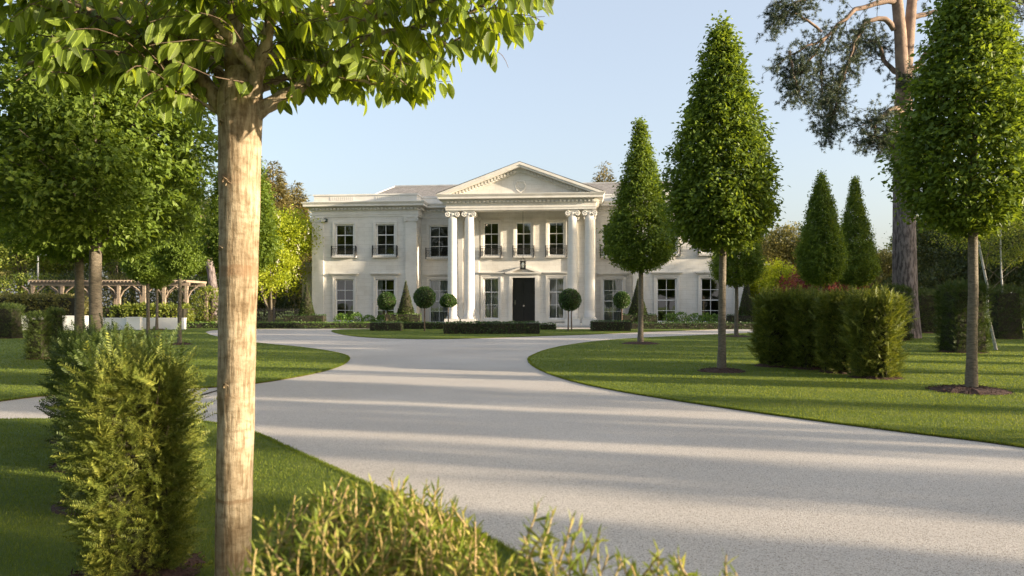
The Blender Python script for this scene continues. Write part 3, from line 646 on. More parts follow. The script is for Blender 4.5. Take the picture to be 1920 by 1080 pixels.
def yew_block(name, L, W, H, n, size, seed, mat='yew', proto=YEW_HI, parent=None, rough=.05, up=.5, shoots=0, core=.6, round_=.3, taper=False):
    r = np.random.default_rng(seed); P, N = box_points(L, W, H, n, r, rough, round_)
    if taper: P[:, :2] *= (.84+.16*np.clip(P[:, 2:3]/(.35*H), 0, 1))
    Y = N*.75+np.array([0, 0, up*.9])+r.normal(size=(n, 3))*.5; NN = N*.9+np.array([0, 0, .6])+r.normal(size=(n, 3))*.3
    parts = [scatter(proto, P-N*(size*(.35+np.abs(r.normal(size=n))*.5))[:, None], frames(Y, NN), size*r.uniform(.6, 1.3, n))]
    if shoots:
        P2, N2 = box_points(L, W, H, shoots, r, rough, round_); k = (N2[:, 2] > .3) | (r.uniform(0, 1, shoots) < .4); P2 = P2[k]; N2 = N2[k]; m = len(P2)
        Y = N2*.9+np.array([0, 0, .55])+r.normal(size=(m, 3))*.35; parts.append(scatter(proto, P2-N2*size*.2, frames(Y, r.normal(size=(m, 3))+np.array([0, 0, 1])), size*r.uniform(1.0, 1.7, m)))
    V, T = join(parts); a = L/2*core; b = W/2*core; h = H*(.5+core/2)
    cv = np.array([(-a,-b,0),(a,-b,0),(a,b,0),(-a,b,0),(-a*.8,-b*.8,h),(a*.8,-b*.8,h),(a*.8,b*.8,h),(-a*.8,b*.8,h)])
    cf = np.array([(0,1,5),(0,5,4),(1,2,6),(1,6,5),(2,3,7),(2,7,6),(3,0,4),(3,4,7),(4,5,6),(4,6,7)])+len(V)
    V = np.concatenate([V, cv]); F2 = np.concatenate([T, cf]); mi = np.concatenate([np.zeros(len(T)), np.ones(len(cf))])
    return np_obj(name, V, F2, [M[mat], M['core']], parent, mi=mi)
# front left row of young yews
GY = 'young yew bushes in the front left hedge row'
def yew_plant(loc, L, W, H, n, size, seed, label, group, mat='yew_young', proto=YEW_HI, rz=0., shoots=160, mulch=.45, rough=.06, cat='yew bush', nm='yew_bush', taper=False):
    root = empty(nm, loc, label, cat, group, rz)
    yew_block('foliage', L, W, H, n, size, seed, mat, proto, root, rough, shoots=shoots, taper=taper, round_=.3)
    tb = Tubes(); 
    for k in range(5):
        a = k*1.3; tb.add([(math.cos(a)*.03, math.sin(a)*.03, 0), (math.cos(a)*.1, math.sin(a)*.1, H*.5), (math.cos(a)*.2, math.sin(a)*.2, H*.9)], [.016, .01, .004], 6)
    tb.build('stems', M['twig'], root)
    if mulch: mulch_disc(root, mulch, 120); MULCH.append((loc[0], loc[1], mulch))
    return root
rzh = math.atan2(4.5, -2.6)
yew_plant((-1.99, 3.97, 0), .50, .46, 1.15, 5200, .11, 41, 'nearest sunlit yellow green yew bush, left of the big trunk', GY, rz=.5, shoots=500, rough=.045, mulch=.33)
yew_plant((-2.85, 5.45, 0), .95, .60, 1.12, 4200, .125, 42, 'dark yew bush directly behind the nearest sunlit one', GY, mat='yew', rz=rzh, shoots=160)
yew_plant((-3.65, 6.75, 0), .95, .72, 1.12, 2600, .15, 43, 'third yew bush from the camera in the front left hedge row', GY, mat='yew', rz=rzh, shoots=120)
yew_plant((-4.45, 8.0, 0), .95, .78, 1.12, 2200, .16, 44, 'farthest yew bush of the front left hedge row, by the drive', GY, mat='yew', rz=rzh, shoots=120)
# yew shoots right under the camera
def shoot_hedge(name, d0, prof, W, label, n, seed):
    """prof: list of (px, py) of the bush top seen at distance d0"""
    pxs = [p[0] for p in prof]; xs = [AT(p[0], d0) for p in prof]; zs_ = [ZZ(p[1], d0) for p in prof]; cx = (xs[0]+xs[-1])/2
    root = empty(name, (cx, d0, 0), label, 'yew bush', 'blurred yew shoots at the bottom edge')
    r = np.random.default_rng(seed); tb = Tubes(); LP = []; LY = []; LN = []; LS = []
    for k in range(n):
        x = r.uniform(xs[0], xs[-1]); y = r.uniform(-.5, .5)*W; top = np.interp(x, xs, zs_)-abs(y)*.12-r.uniform(0, 1)**2.2*.20
        L = r.uniform(.07, .16); d = unit(np.array([r.normal()*.38, r.normal()*.38, .95])); p = np.array([x-cx, y, top])-d*L; q = [p]; m = 6
        for i in range(m): d = unit(d+r.normal(size=3)*.10+np.array([0, 0, .03])); q.append(q[-1]+d*L/m)
        q = np.array(q); tb.add(q, np.linspace(.0022, .0012, len(q)), 5); nn = int(L/.0066)
        for i in range(nn):
            s = (i+.5)/nn*(len(q)-1.001); j = int(s); c = q[j]*(1-(s-j))+q[j+1]*(s-j); t = unit(q[j+1]-q[j])
            a = (0 if i % 2 else math.pi)+k+r.normal()*.55; u = unit(np.cross(t, [.3, .9, .2])); w = np.cross(t, u); o = u*math.cos(a)+w*math.sin(a); tip = i/nn
            LP.append(c); LY.append(o*(1.15-.55*tip**2)+t*(.35+.8*tip**3)+r.normal(size=3)*.12); LN.append(t+r.normal(size=3)*.35); LS.append(r.uniform(.024, .038)*(1-.35*tip**2))
    for k in range(14):
        x = r.uniform(xs[0], xs[-1])-cx; tb.add([(x*.3, 0, 0), (x*.7, r.normal()*.05, .5), (x, r.normal()*.1, .95)], [.012, .008, .003], 6)
    tb.build('stems', M['shoot'], root)
    ned = (np.array([(-.06,0,0),(.06,0,0),(-.085,.5,.04),(.085,.5,.04),(0,1,.0)]), np.array([(0,1,3),(0,3,2),(2,3,4)]))
    V, T = scatter(ned, np.array(LP), frames(np.array(LY), np.array(LN)), np.array(LS)); np_obj('foliage', V, T, M['yew_tip'], root)
    return root
M['shoot'] = simple('young shoot bark', (.28,.24,.06), (.42,.28,.14), 20.0, .6)
M['yew_tip'] = leaf_mat('yew shoot tips', (0.03, 0.055, 0.01), (0.16, 0.21, 0.03), (0.52, 0.47, 0.12), (1.6,1.5,.7), .35, .5, .22, nscale=14.0, isl=.35)
shoot_hedge('yew_bush', 1.3, [(470,1060),(500,1005),(530,955),(600,945),(640,920),(700,935),(765,915),(830,935),(865,985),(900,1035),(960,1050)], .34, 'dense yellow green yew shoots at the bottom, left clump', 560, 51)
shoot_hedge('yew_bush', 1.12, [(800,1050),(880,1035),(960,1015),(1000,955),(1030,950),(1100,985),(1150,1025),(1200,1060),(1250,1035),(1290,1030),(1325,1100),(1345,1110),(1380,1035),(1400,1110)], .10, 'sparser blurred yew shoots at the bottom over the gravel, right clump', 130, 52)
# big right hedge of four yews
GH = 'yews of the wide hedge on the right lawn'
hx = [(6.15, 16.3), (6.75, 15.4), (7.3, 14.6), (7.55, 13.65)]
hx = [G(1463, 690), G(1525, 694), G(1592, 702), G(1652, 712)]
labs = ['leftmost darkest yew of the wide hedge on the right lawn', 'second yew from the left in the wide right hedge', 'third yew from the left in the wide right hedge', 'rightmost sunlit bushy yew of the wide right hedge']
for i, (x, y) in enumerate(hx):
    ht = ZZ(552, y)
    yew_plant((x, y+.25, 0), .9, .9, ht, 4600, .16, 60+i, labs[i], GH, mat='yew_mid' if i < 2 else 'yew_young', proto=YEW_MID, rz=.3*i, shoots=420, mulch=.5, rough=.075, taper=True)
# clipped yew blocks
GB = 'clipped yew blocks standing on the lawns'
def yblock(px0, px1, ptop, pbase, label, seed, mat='yew', dep=1.0, n=1500, name='yew_block', round_=.25, size=.15):
    x, d = G((px0+px1)/2, pbase); w = (px1-px0)*d/F; h = ZZ(ptop, d)
    root = empty(name, (x, d+w*dep/2, 0), label, 'clipped yew', GB)
    yew_block('foliage', w, w*dep, h, n*2, size, seed, mat, YEW_LO, root, .03, shoots=0, core=.72, round_=round_)
    tb = Tubes(); tb.add([(0, 0, 0), (0, 0, h*.6)], [.05, .03], 8); tb.build('stem', M['twig'], root)
    mulch_disc(root, w*.55, 60); MULCH.append((x, d+w*dep/2, w*.45)); return root
yblock(40, 79, 587, 676, 'small clipped yew pillar on the sunlit left lawn, nearest of its group', 70, 'yew', n=1300, size=.11)
yblock(81, 109, 578, 643, 'small dark yew pillar behind and right of the nearest pillar', 71, n=900, size=.13)
yblock(-22, 24, 570, 636, 'clipped yew pillar cut by the left edge of the photo', 72, n=900, size=.13)
yblock(1650, 1722, 534, 640, 'clipped yew block half hidden behind the wide right hedge', 73, n=1800)
yblock(1722, 1767, 542, 626, 'dark clipped yew block standing right of the hidden one', 74, n=1200)
yblock(1768, 1790, 570, 607, 'lowest distant clipped yew block in the right background', 75, n=500)
yblock(1789, 1869, 528, 664, 'clipped yew block directly behind the right edge hornbeam trunk', 76, n=2200)
yblock(1867, 1935, 535, 637, 'clipped yew block at the far right edge of the photo', 77, n=1500)

# ------------------------------------------------------------------ the house
HA = R(5.3); OX = .57; OY = 49.3
cH, sH = math.cos(HA), math.sin(HA)
house = empty('mansion', (OX, OY, 0), 'two storey pale limestone mansion with columned portico and pediment at the end of the drive', 'house', None, -HA)
def HP(px, py, yl):
    k = (px-960)/F; xl = (k*(OY+yl*cH)-OX-yl*sH)/(cH+k*sH); d = OY-xl*sH+yl*cH
    return xl, EYE+(HOR-py)*d/F
def HW(xl, yl): return (OX+xl*cH+yl*sH, OY-xl*sH+yl*cH)
W1 = 1.34; 
wins_wing = [(-12.74, .24, 3.27), (-9.8, .24, 3.27), (-12.74, 4.92, 7.16), (-9.8, 4.92, 7.16)]
def wall_grid(mb, x0, x1, z0, z1, y, ops, depth=.22):
    xs = sorted({x0, x1} | {o[0] for o in ops} | {o[1] for o in ops}); zs = sorted({z0, z1} | {o[2] for o in ops} | {o[3] for o in ops})
    for i in range(len(xs)-1):
        for j in range(len(zs)-1):
            cx = (xs[i]+xs[i+1])/2; cz = (zs[j]+zs[j+1])/2
            if any(o[0] < cx < o[1] and o[2] < cz < o[3] for o in ops): continue
            mb.add([(xs[i],y,zs[j]),(xs[i+1],y,zs[j]),(xs[i+1],y,zs[j+1]),(xs[i],y,zs[j+1])], [(0,1,2,3)])
    for a, b, c, d in ops:
        y2 = y+depth
        mb.add([(a,y,c),(b,y,c),(b,y,d),(a,y,d),(a,y2,c),(b,y2,c),(b,y2,d),(a,y2,d)], [(0,4,5,1),(3,2,6,7),(0,3,7,4),(1,5,6,2)])
YW, YR, YP = 2.5, 3.9, 2.6
ZT = 8.62
def op(cx, w, z0, z1): return (cx-w/2, cx+w/2, z0, z1)
UP = (4.90, 7.14); LOW = (.22, 3.26)
for sx in (-1, 1):
    mb = MB(); wall_grid(mb, min(sx*15.1, sx*7.5), max(sx*15.1, sx*7.5), 0, ZT, YW, [op(sx*cx, W1, *z) for cx in (9.78, 12.74) for z in (LOW, UP)])
    mb.build('wing_wall', M['stone'], house)
    mb = MB(); a, b = sorted((sx*7.5, sx*4.95)); wall_grid(mb, a, b, 0, ZT, YR, [op(sx*6.22, 1.42, .12, 3.26), op(sx*6.22, 1.42, 4.83, 7.14)])
    mb.build('recessed_wall', M['stone'], house); mb = MB()
    s_ = sx*7.5; mb.add([(s_,YW,0),(s_,YR,0),(s_,YR,ZT),(s_,YW,ZT)], [(0,1,2,3)])
    mb.build('return_wall', M['stone'], house); mb = MB()
    s_ = sx*4.95; mb.add([(s_,YP,0),(s_,YR,0),(s_,YR,ZT),(s_,YP,ZT)], [(0,1,2,3)])
    mb.build('return_wall', M['stone'], house); mb = MB()
    s_ = sx*15.1; mb.add([(s_,YW,0),(s_,15,0),(s_,15,ZT),(s_,YW,ZT)], [(0,1,2,3)])
    mb.build('side_wall', M['stone'], house)
mb = MB(); wall_grid(mb, -4.95, 4.95, 0, ZT, YP, [op(s*2.27, 1.1, *z) for s in (-1, 1) for z in ((.42, 3.3), (4.83, 7.18))]+[op(0, 1.1, 4.83, 7.18), op(0, 1.58, .2, 3.32)])
mb.build('porch_wall', M['stone'], house)
mb = MB(); mb.add([(-15.1,15,0),(15.1,15,0),(15.1,15,ZT),(-15.1,15,ZT)], [(0,1,2,3)]); mb.build('rear_wall', M['stone'], house)
# rooms behind the windows
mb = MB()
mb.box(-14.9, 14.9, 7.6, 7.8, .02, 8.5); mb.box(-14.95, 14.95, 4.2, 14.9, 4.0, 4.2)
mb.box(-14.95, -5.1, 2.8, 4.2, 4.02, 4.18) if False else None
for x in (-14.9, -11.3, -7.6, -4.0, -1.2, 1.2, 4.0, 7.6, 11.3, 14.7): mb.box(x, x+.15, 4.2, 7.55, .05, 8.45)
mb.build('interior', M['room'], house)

# entablature all round
path = [(-15.1,14),(-15.1,YW),(-7.45,YW),(-7.45,YR),(-4.9,YR),(-4.9,-.36),(4.9,-.36),(4.9,YR),(7.45,YR),(7.45,YW),(15.1,YW),(15.1,14)]
prof = [(.02,7.64),(.02,7.66),(.05,7.66),(.05,7.80),(.08,7.80),(.08,7.86),(.03,7.88),(.03,8.06),(.07,8.08),(.10,8.12),(.10,8.30),(.22,8.33),(.24,8.35),(.50,8.37),(.50,8.50),(.53,8.53),(.60,8.64),(.60,8.67),(.0,8.70),(-.3,8.70)]
mb = MB(); mb.sweep(path, prof)
for i in range(len(path)-1):     # dentils
    a = Vector(path[i]); b = Vector(path[i+1]); d = (b-a); L = d.length; d.normalize(); nrm = Vector((d.y, -d.x))
    if i in (0, len(path)-2): L = min(L, 3); a = a if i else b-d*3
    if i == 0: a = Vector(path[1])-d*3
    k = int(L/.26)
    for j in range(k):
        c = a+d*(j+.5)*L/k+nrm*.1
        u = d*.065; w = nrm*.17; P = [c-u, c+u, c+u+w, c-u+w]
        mb.add([(p.x, p.y, 8.15) for p in P]+[(p.x, p.y, 8.29) for p in P], [(0,1,2,3),(4,7,6,5),(0,4,5,1),(1,5,6,2),(2,6,7,3),(3,7,4,0)])
mb.build('entablature', M['stone_plain'], house)
mb = MB(); mb.box(-4.88, 4.88, -.34, .36, 7.645, 8.6); mb.box(-4.885, -4.2, .36, 2.59, 7.645, 8.6); mb.box(4.2, 4.885, .36, 2.59, 7.645, 8.6)
mb.build('porch_beam', M['stone_plain'], house)
mb = MB(); mb.box(-4.2, 4.2, .36, 2.59, 8.0, 8.1); mb.build('porch_ceiling', M['stone_plain'], house)
# parapet
mb = MB(); pp = [(-.02,8.69),(-.02,8.78),(-.10,8.80),(-.10,9.16),(-.03,9.18),(-.03,9.28),(-.45,9.29),(-.45,8.7)]
mb.sweep([(-15.1,14),(-15.1,YW),(-7.45,YW),(-7.45,YR+.25),(-3.5,YR+.25)], pp)
for x0 in (-12.9, -9.6):
    for k in range(12): mb.box(x0-.9+k*.15, x0-.9+k*.15+.07, YW+.075, YW+.102, 8.86, 9.1)
mb.build('parapet', M['stone_plain'], house); mb = MB(); mb.sweep([(3.5,YR+.25),(7.45,YR+.25),(7.45,YW),(15.1,YW),(15.1,14)], pp)
for x0 in (8.6, 11.9):       # pierced baluster panels
    for k in range(12): mb.box(x0-.9+k*.15+(0), x0-.9+k*.15+.07, YW+.075, YW+.102, 8.86, 9.1)
mb.build('parapet', M['stone_plain'], house)
# roof
mb = MB(); bx, by0, by1, rx, rz_ = 13.3, 4.6, 13.8, 10.75, 10.85
mb.add([(-bx,by0,8.75),(bx,by0,8.75),(bx,by1,8.75),(-bx,by1,8.75),(-rx,9.2,rz_),(rx,9.2,rz_)], [(0,1,5,4),(1,2,5),(2,3,4,5),(3,0,4)])
rf = mb.build('roof', M['tiles'], house)
mb = MB(); mb.box(-rx-.05, rx+.05, 9.1, 9.3, rz_-.03, rz_+.07); mb.tube([(-bx,by0,8.78),(-rx,9.2,rz_+.02)], .05, 6); mb.tube([(bx,by0,8.78),(rx,9.2,rz_+.02)], .05, 6)
mb.build('ridge_capping', M['lead'], rf)
mb = MB(); mb.box(-15, 15, 2.9, 4.6, 8.6, 8.74) if False else mb.box(-14.9, 14.9, 4.3, 14.5, 8.6, 8.72); mb.build('flat_roof', M['lead'], house)
# pediment
ped = MB(); yf = -.98
for s in (-1, 1):
    A = [(5.52*s,8.66),(0,10.70),(0,10.53),(5.06*s,8.66)]; B = [(5.06*s,8.66),(0,10.53),(0,10.40),(4.70*s,8.66)]; C_ = [(4.70*s,8.66),(0,10.40),(0,10.12),(3.95*s,8.66)]
    if s > 0: A, B, C_ = A[::-1], B[::-1], C_[::-1]
    ped.prism_xz(A, yf, 2.0); ped.prism_xz(B, yf+.06, 2.0); ped.prism_xz(C_, yf+.50, 0.2)
    sl = math.hypot(4.70, 1.74); k = int(4.4/.21)
    for j in range(k):
        x = s*(4.35-j*.21); zt = 10.40-abs(x)*1.74/4.70; ped.prism_xz([(x-.065, zt-.22), (x+.065, zt-.22), (x+.065, zt-.03), (x-.065, zt-.03)], yf+.34, yf+.51)
pe = ped.build('pediment', M['stone_plain'], house)
mb = MB(); mb.add([(-3.97,-.36,8.66),(3.97,-.36,8.66),(0,-.36,10.14)], [(0,1,2)]); mb.build('tympanum', M['stone'], pe)
mb = MB()     # shield emblem in relief
sh = [(0,-.42),(.22,-.28),(.33,-.05),(.34,.12),(.22,.13),(.26,.24),(.16,.33),(.05,.29),(0,.36),(-.05,.29),(-.16,.33),(-.26,.24),(-.22,.13),(-.34,.12),(-.33,-.05),(-.22,-.28),(0,-.42)]
mb.tube([(x, -.375, 9.22+z) for x, z in smooth_path(sh, 1)], .045, 6); mb.tube([(-.2,-.375,9.5),(0,-.38,9.44),(.16,-.375,9.5)], .04, 6); mb.tube([(-.25,-.375,9.12),(-.1,-.38,9.2),(.05,-.38,9.05),(.25,-.375,9.15)], .03, 6)
mb.build('emblem', M['stone_plain'], pe)
mb = MB()     # portico roof slopes running back to the main roof
for s in (-1, 1): mb.add([(5.52*s,-.95,8.72),(0,-.95,10.74),(0,7.5,10.74),(5.52*s,7.5,8.72)], [(0,1,2,3)])
mb.build('porch_roof', M['lead'], house)

# columns
def capital(mb, cx, cy, top, w=.3, half=True):
    mb.box(cx-w-.06, cx+w+.06, cy-w-.03, cy+w+.03, top-.07, top)            # abacus
    mb.box(cx-w-.02, cx+w+.02, cy-w+.02, cy+w-.02, top-.16, top-.07)
    for s in (-1, 1):
        c = (cx+s*(w+.02), top-.22)
        mb.lathe([(.0,cy-w-.02),(.06,cy-w-.03),(.07,cy-w-.005),(.10,cy-w-.005),(.11,cy-w-.03),(.17,cy-w-.03),(.175,cy-w),(.12,cy-.1),(.11,cy),(.12,cy+.1),(.175,cy+w),(.0,cy+w)], c, 22, axis='y')
    mb.lathe([(w-.02,top-.36),(w+.02,top-.33),(w+.0,top-.30),(w+.06,top-.22),(w+.04,top-.15)], (cx, cy), 28)
col0 = None
for i, cx in enumerate((-4.52, -3.42, 3.42, 4.52)):
    zb = .64; zt = 7.31; pr = []
    for k in range(15):
        t = k/14; pr.append((.365-.07*t**1.8, zb+(zt-zb)*t))
    pr = [(.41, zb-.02), (.41, zb+.02)] + pr
    if col0 is None:
        root = bpy.data.objects.new('column', None); COL.link(root); root.parent = house
        mb = MB(); mb.lathe(pr, (0, 0), 40); mb.build('shaft', M['stone_plain'], root)
        mb = MB(); capital(mb, 0, 0, 7.64); mb.build('capital', M['stone_plain'], root)
        mb = MB(); mb.box(-.50, .50, -.50, .50, .16, .42); mb.box(-.48, .48, -.48, .48, .42, .50)
        mb.lathe([(.47,.50),(.50,.53),(.47,.56),(.41,.57),(.41,.59),(.43,.61),(.41,.63)], (0, 0), 36); mb.build('base', M['stone_plain'], root); col0 = root
    else: root = copy_tree(col0, house)
    root.location = (cx, 0, 0)
def pilaster(cx, y, w=.66, pr_=.10, zb=.1):
    mb = MB(); mb.box(cx-w/2, cx+w/2, y-pr_, y-.002, zb+.4, 7.3); mb.box(cx-w/2-.06, cx+w/2+.06, y-pr_-.06, y-.002, zb+.2, zb+.4); mb.box(cx-w/2-.1, cx+w/2+.1, y-pr_-.1, y-.002, zb-.1, zb+.2)
    o = mb.build('pilaster', M['stone_plain'], house)
    mb = MB(); mb.box(cx-w/2-.1, cx+w/2+.1, y-pr_-.08, y-.002, 7.57, 7.64); mb.box(cx-w/2-.02, cx+w/2+.02, y-pr_-.03, y-.002, 7.3, 7.57)
    for s in (-1, 1): mb.lathe([(.0,y-pr_-.1),(.05,y-pr_-.115),(.06,y-pr_-.09),(.09,y-pr_-.09),(.10,y-pr_-.115),(.15,y-pr_-.11),(.155,y-.003)], (cx+s*(w/2-.02), 7.42), 20, axis='y')
    mb.build('capital', M['stone_plain'], o)
for s in (-1, 1):
    pilaster(s*14.66, YW, .84); pilaster(s*7.92, YW, .80)
    pilaster(s*3.42, YP, .6, .1, .3); pilaster(s*4.56, YP, .6, .1, .3)
# porch steps and plinth
mb = MB(); mb.box(-5.2, 5.2, -.75, 2.58, .0, .16); mb.box(-2.4, 2.4, -1.1, -.752, .0, .08); mb.build('steps', M['stone_plain'], house)
# windows
def make_window(w, h, cols, rows, upper, hood=True, curtain=0, bal=None, reveal=.12, name='window'):
    """origin bottom centre of the opening on the wall face; the frame stands in the reveal"""
    y0 = reveal; fr = .085; mb = MB()
    mb.box(-w/2, -w/2+fr, y0, y0+.09, 0, h); mb.box(w/2-fr, w/2, y0, y0+.09, 0, h); mb.box(-w/2+fr, w/2-fr, y0, y0+.09, h-fr, h); mb.box(-w/2+fr, w/2-fr, y0, y0+.09, 0, fr*1.3)
    iw = w-2*fr; ih = h-fr*2.3; zb = fr*1.3; bt = .016
    for c in range(1, cols): x = -iw/2+iw*c/cols; mb.box(x-bt, x+bt, y0+.02, y0+.055, zb, zb+ih)
    for r_ in range(1, rows):
        z = zb+ih*r_/rows; t = .03 if r_ == rows//2+(rows % 2) or (rows == 3 and r_ == 2) else bt; mb.box(-iw/2, iw/2, y0+(.018 if t > .02 else .022), y0+.053, z-t, z+t)
    o = mb.build(name, M['white'], None)
    mb = MB(); mb.add([(-iw/2, y0+.04, zb), (iw/2, y0+.04, zb), (iw/2, y0+.04, zb+ih), (-iw/2, y0+.04, zb+ih)], [(0,1,2,3)]); mb.build('pane', M['glass'], o)
    mb = MB(); a = .17; p1 = -.05
    for s in (-1, 1):
        q = sorted((s*w/2, s*(w/2+a))); mb.box(q[0], q[1], p1, -.002, -.06 if not upper else 0, h+a)
        q = sorted((s*(w/2+a*.62), s*(w/2+a+.015))); mb.box(q[0], q[1], p1-.035, p1-.001, -.06 if not upper else 0, h+a+.015)
    mb.box(-w/2, w/2, p1, -.002, h, h+a); mb.box(-w/2-a*.6, w/2+a*.6, p1-.033, p1-.001, h+a*.65, h+a+.012)
    if upper or rows == 3: mb.box(-w/2-a-.05, w/2+a+.05, -.26 if upper else -.1, .1, -.14, -.002)
    mb.build('surround', M['stone_plain'], o)
    if hood:
        mb = MB(); z = h+a+.06
        mb.box(-w/2-.26, w/2+.26, -.12, -.002, z, z+.08); mb.box(-w/2-.34, w/2+.34, -.20, -.002, z+.08, z+.12); mb.box(-w/2-.38, w/2+.38, -.24, -.002, z+.12, z+.17); mb.build('hood', M['stone_plain'], o)
    if curtain:
        spans = {1: [(-iw/2, -iw/2+.3)], 2: [(-iw/2, iw/2)], 3: [(-iw/2, -iw/2+.28), (iw/2-.28, iw/2)]}[curtain]; mb = MB()
        for a0, b0 in spans:
            n = max(8, int((b0-a0)/.022)); xs = [a0+(b0-a0)*i/n for i in range(n+1)]; ys = [y0+.26+.035*math.sin(i*.95)+.015*math.sin(i*.37) for i in range(n+1)]
            mb.add([(x, yy, .02) for x, yy in zip(xs, ys)]+[(x, yy, h-.05) for x, yy in zip(xs, ys)], [(i, i+1, i+n+2, i+n+1) for i in range(n)])
        mb.build('curtain', M['curtain'], o)
    return o
def make_balcony(w, h=.78, pr_=.25):
    mb = MB()
    for z in (.03, h-.14, h): mb.box(-w/2, w/2, -pr_-.012, -pr_+.012, z-.012, z+.012)
    for s in (-1, 1):
        for z in (.03, h-.14, h): mb.box(s*w/2-.010, s*w/2+.010, -pr_+.013, -.003, z-.010, z+.010)
        mb.box(s*w/2-.03, s*w/2+.03, -pr_-.03, -pr_+.03, 0, h+.05); mb.box(s*w/2-.02, s*w/2+.02, -.06, -.01, 0, h)
    n = int(w/.11)
    for i in range(n):
        x = -w/2+w*(i+.5)/n; q = w/n*.5; y = -pr_
        mb.tube([(x-q*.9, y, h*.4), (x, y, h*.62), (x+q*.9, y, h-.14)], .007, 4); mb.tube([(x+q*.9, y-.004, h*.4), (x, y-.004, h*.62), (x-q*.9, y-.004, h-.14)], .007, 4)
        mb.box(x-.007, x+.007, y-.007, y+.007, .03, h*.42)
    return mb.build('balcony_rail', M['iron'], None)
protos = {'wl0': make_window(W1, 3.04, 2, 4, False), 'wl1': make_window(W1, 3.04, 2, 4, False, curtain=1), 'wl3': make_window(W1, 3.04, 2, 4, False, curtain=3), 'wu': make_window(W1, 2.24, 2, 3, True, hood=False),
          'rl': make_window(1.42, 3.14, 2, 4, False, curtain=2), 'ru': make_window(1.42, 2.31, 2, 3, True, hood=False),
          'pl': make_window(1.1, 2.88, 2, 3, False, curtain=2), 'pu': make_window(1.1, 2.35, 2, 3, True, hood=False)}
used = set()
def put_window(key, x, y, z, bal=None):
    o = protos[key]
    if key in used: o = copy_tree(o, house)
    else: used.add(key); o.parent = house
    o.location = (x, y, z)
bals = {}
def put_bal(w, x, y, z):
    if w in bals: o = bals[w].copy(); COL.link(o)
    else: o = bals[w] = make_balcony(w)
    o.parent = house; o.location = (x, y, z)
for s in (-1, 1):
    put_window('wl0', s*12.74, YW, .22); put_window('wl1' if s < 0 else 'wl0', s*9.78, YW, .22)
    put_window('wu', s*12.74, YW, 4.9); put_window('wu', s*9.78, YW, 4.9); put_bal(1.74, s*12.74, YW, 4.78); put_bal(1.74, s*9.78, YW, 4.78)
    put_window('rl', s*6.22, YR, .12); put_window('ru', s*6.22, YR, 4.83); put_bal(1.8, s*6.22, YR, 4.71)
    put_window('pl', s*2.27, YP, .42); put_window('pu', s*2.27, YP, 4.83); put_bal(1.45, s*2.27, YP, 4.71)
put_window('pu', 0, YP, 4.83); put_bal(1.45, 0, YP, 4.71)
# unused proto guard
for k, o in list(protos.items()):
    if k not in used:
        for ch in list(o.children): bpy.data.objects.remove(ch)
        bpy.data.objects.remove(o)
# front door
mb = MB()
for s in (-1, 1):
    a, b = sorted((s*.006, s*.70)); mb.box(a, b, YP+.15, YP+.20, .2, 3.26)
    for z0, z1 in ((.4, 1.05), (1.25, 2.35), (2.5, 3.1)):
        a, b = sorted((s*.12, s*.60)); mb.box(a, b, YP+.135, YP+.149, z0, z1); mb.box(a+.05, b-.05, YP+.12, YP+.134, z0+.05, z1-.05)
dr = mb.build('door', M['door'], house)
mb = MB(); mb.lathe([(.0,YP+.04),(.045,YP+.045),(.06,YP+.07),(.04,YP+.1),(.02,YP+.135)], (.0, 1.36), 16, axis='y'); mb.build('door_knob', M['chrome'], dr)
mb = MB(); mb.box(-.62, -.585, YP+.06, YP+.08, 1.45, 1.75); mb.box(-.61, -.595, YP+.08, YP+.12, 1.46, 1.5); mb.box(-.61, -.595, YP+.08, YP+.12, 1.7, 1.74); mb.build('pull_handle', M['chrome'], dr)
mb = MB()
for s in (-1, 1):
    a, b = sorted((s*.705, s*.787)); mb.box(a, b, YP+.1, YP+.21, .2, 3.32)
mb.box(-.705, .705, YP+.1, YP+.21, 3.262, 3.32); mb.build('door_frame', M['door'], house)
mb = MB()
for s in (-1, 1):
    a, b = sorted((s*.79, s*1.0)); mb.box(a, b, YP-.07, YP-.002, .16, 3.53)
    a, b = sorted((s*1.0, s*1.12)); mb.box(a, b, YP-.04, YP-.002, .16, 3.53)
mb.box(-.79, .79, YP-.07, YP-.002, 3.32, 3.53); mb.box(-1.2, 1.2, YP-.2, YP-.002, 3.53, 3.60); mb.box(-1.26, 1.26, YP-.28, YP-.002, 3.60, 3.67)
for s in (-1, 1):
    A = [(1.28*s,3.672),(0,4.12),(0,3.99),(.9*s,3.672)]
    if s > 0: A = A[::-1]
    mb.prism_xz(A, YP-.28, YP-.002)
mb.add([(-1.0,YP-.08,3.672),(1.0,YP-.08,3.672),(0,YP-.08,4.05)], [(0,1,2)]); mb.build('door_surround', M['stone_plain'], house)
# pale mottled climber trace by the door: security lamp at the wing corner
x, z = HP(611, 413, YW); mb = MB(); mb.box(x-.14, x+.14, YW-.16, YW-.01, z-.11, z+.11); o = mb.build('security_light', M['green_box'], house)
mb = MB(); mb.box(x+.01, x+.07, YW-.165, YW-.161, z-.03, z+.03); mb.build('lamp_lens', M['bulb'], o)
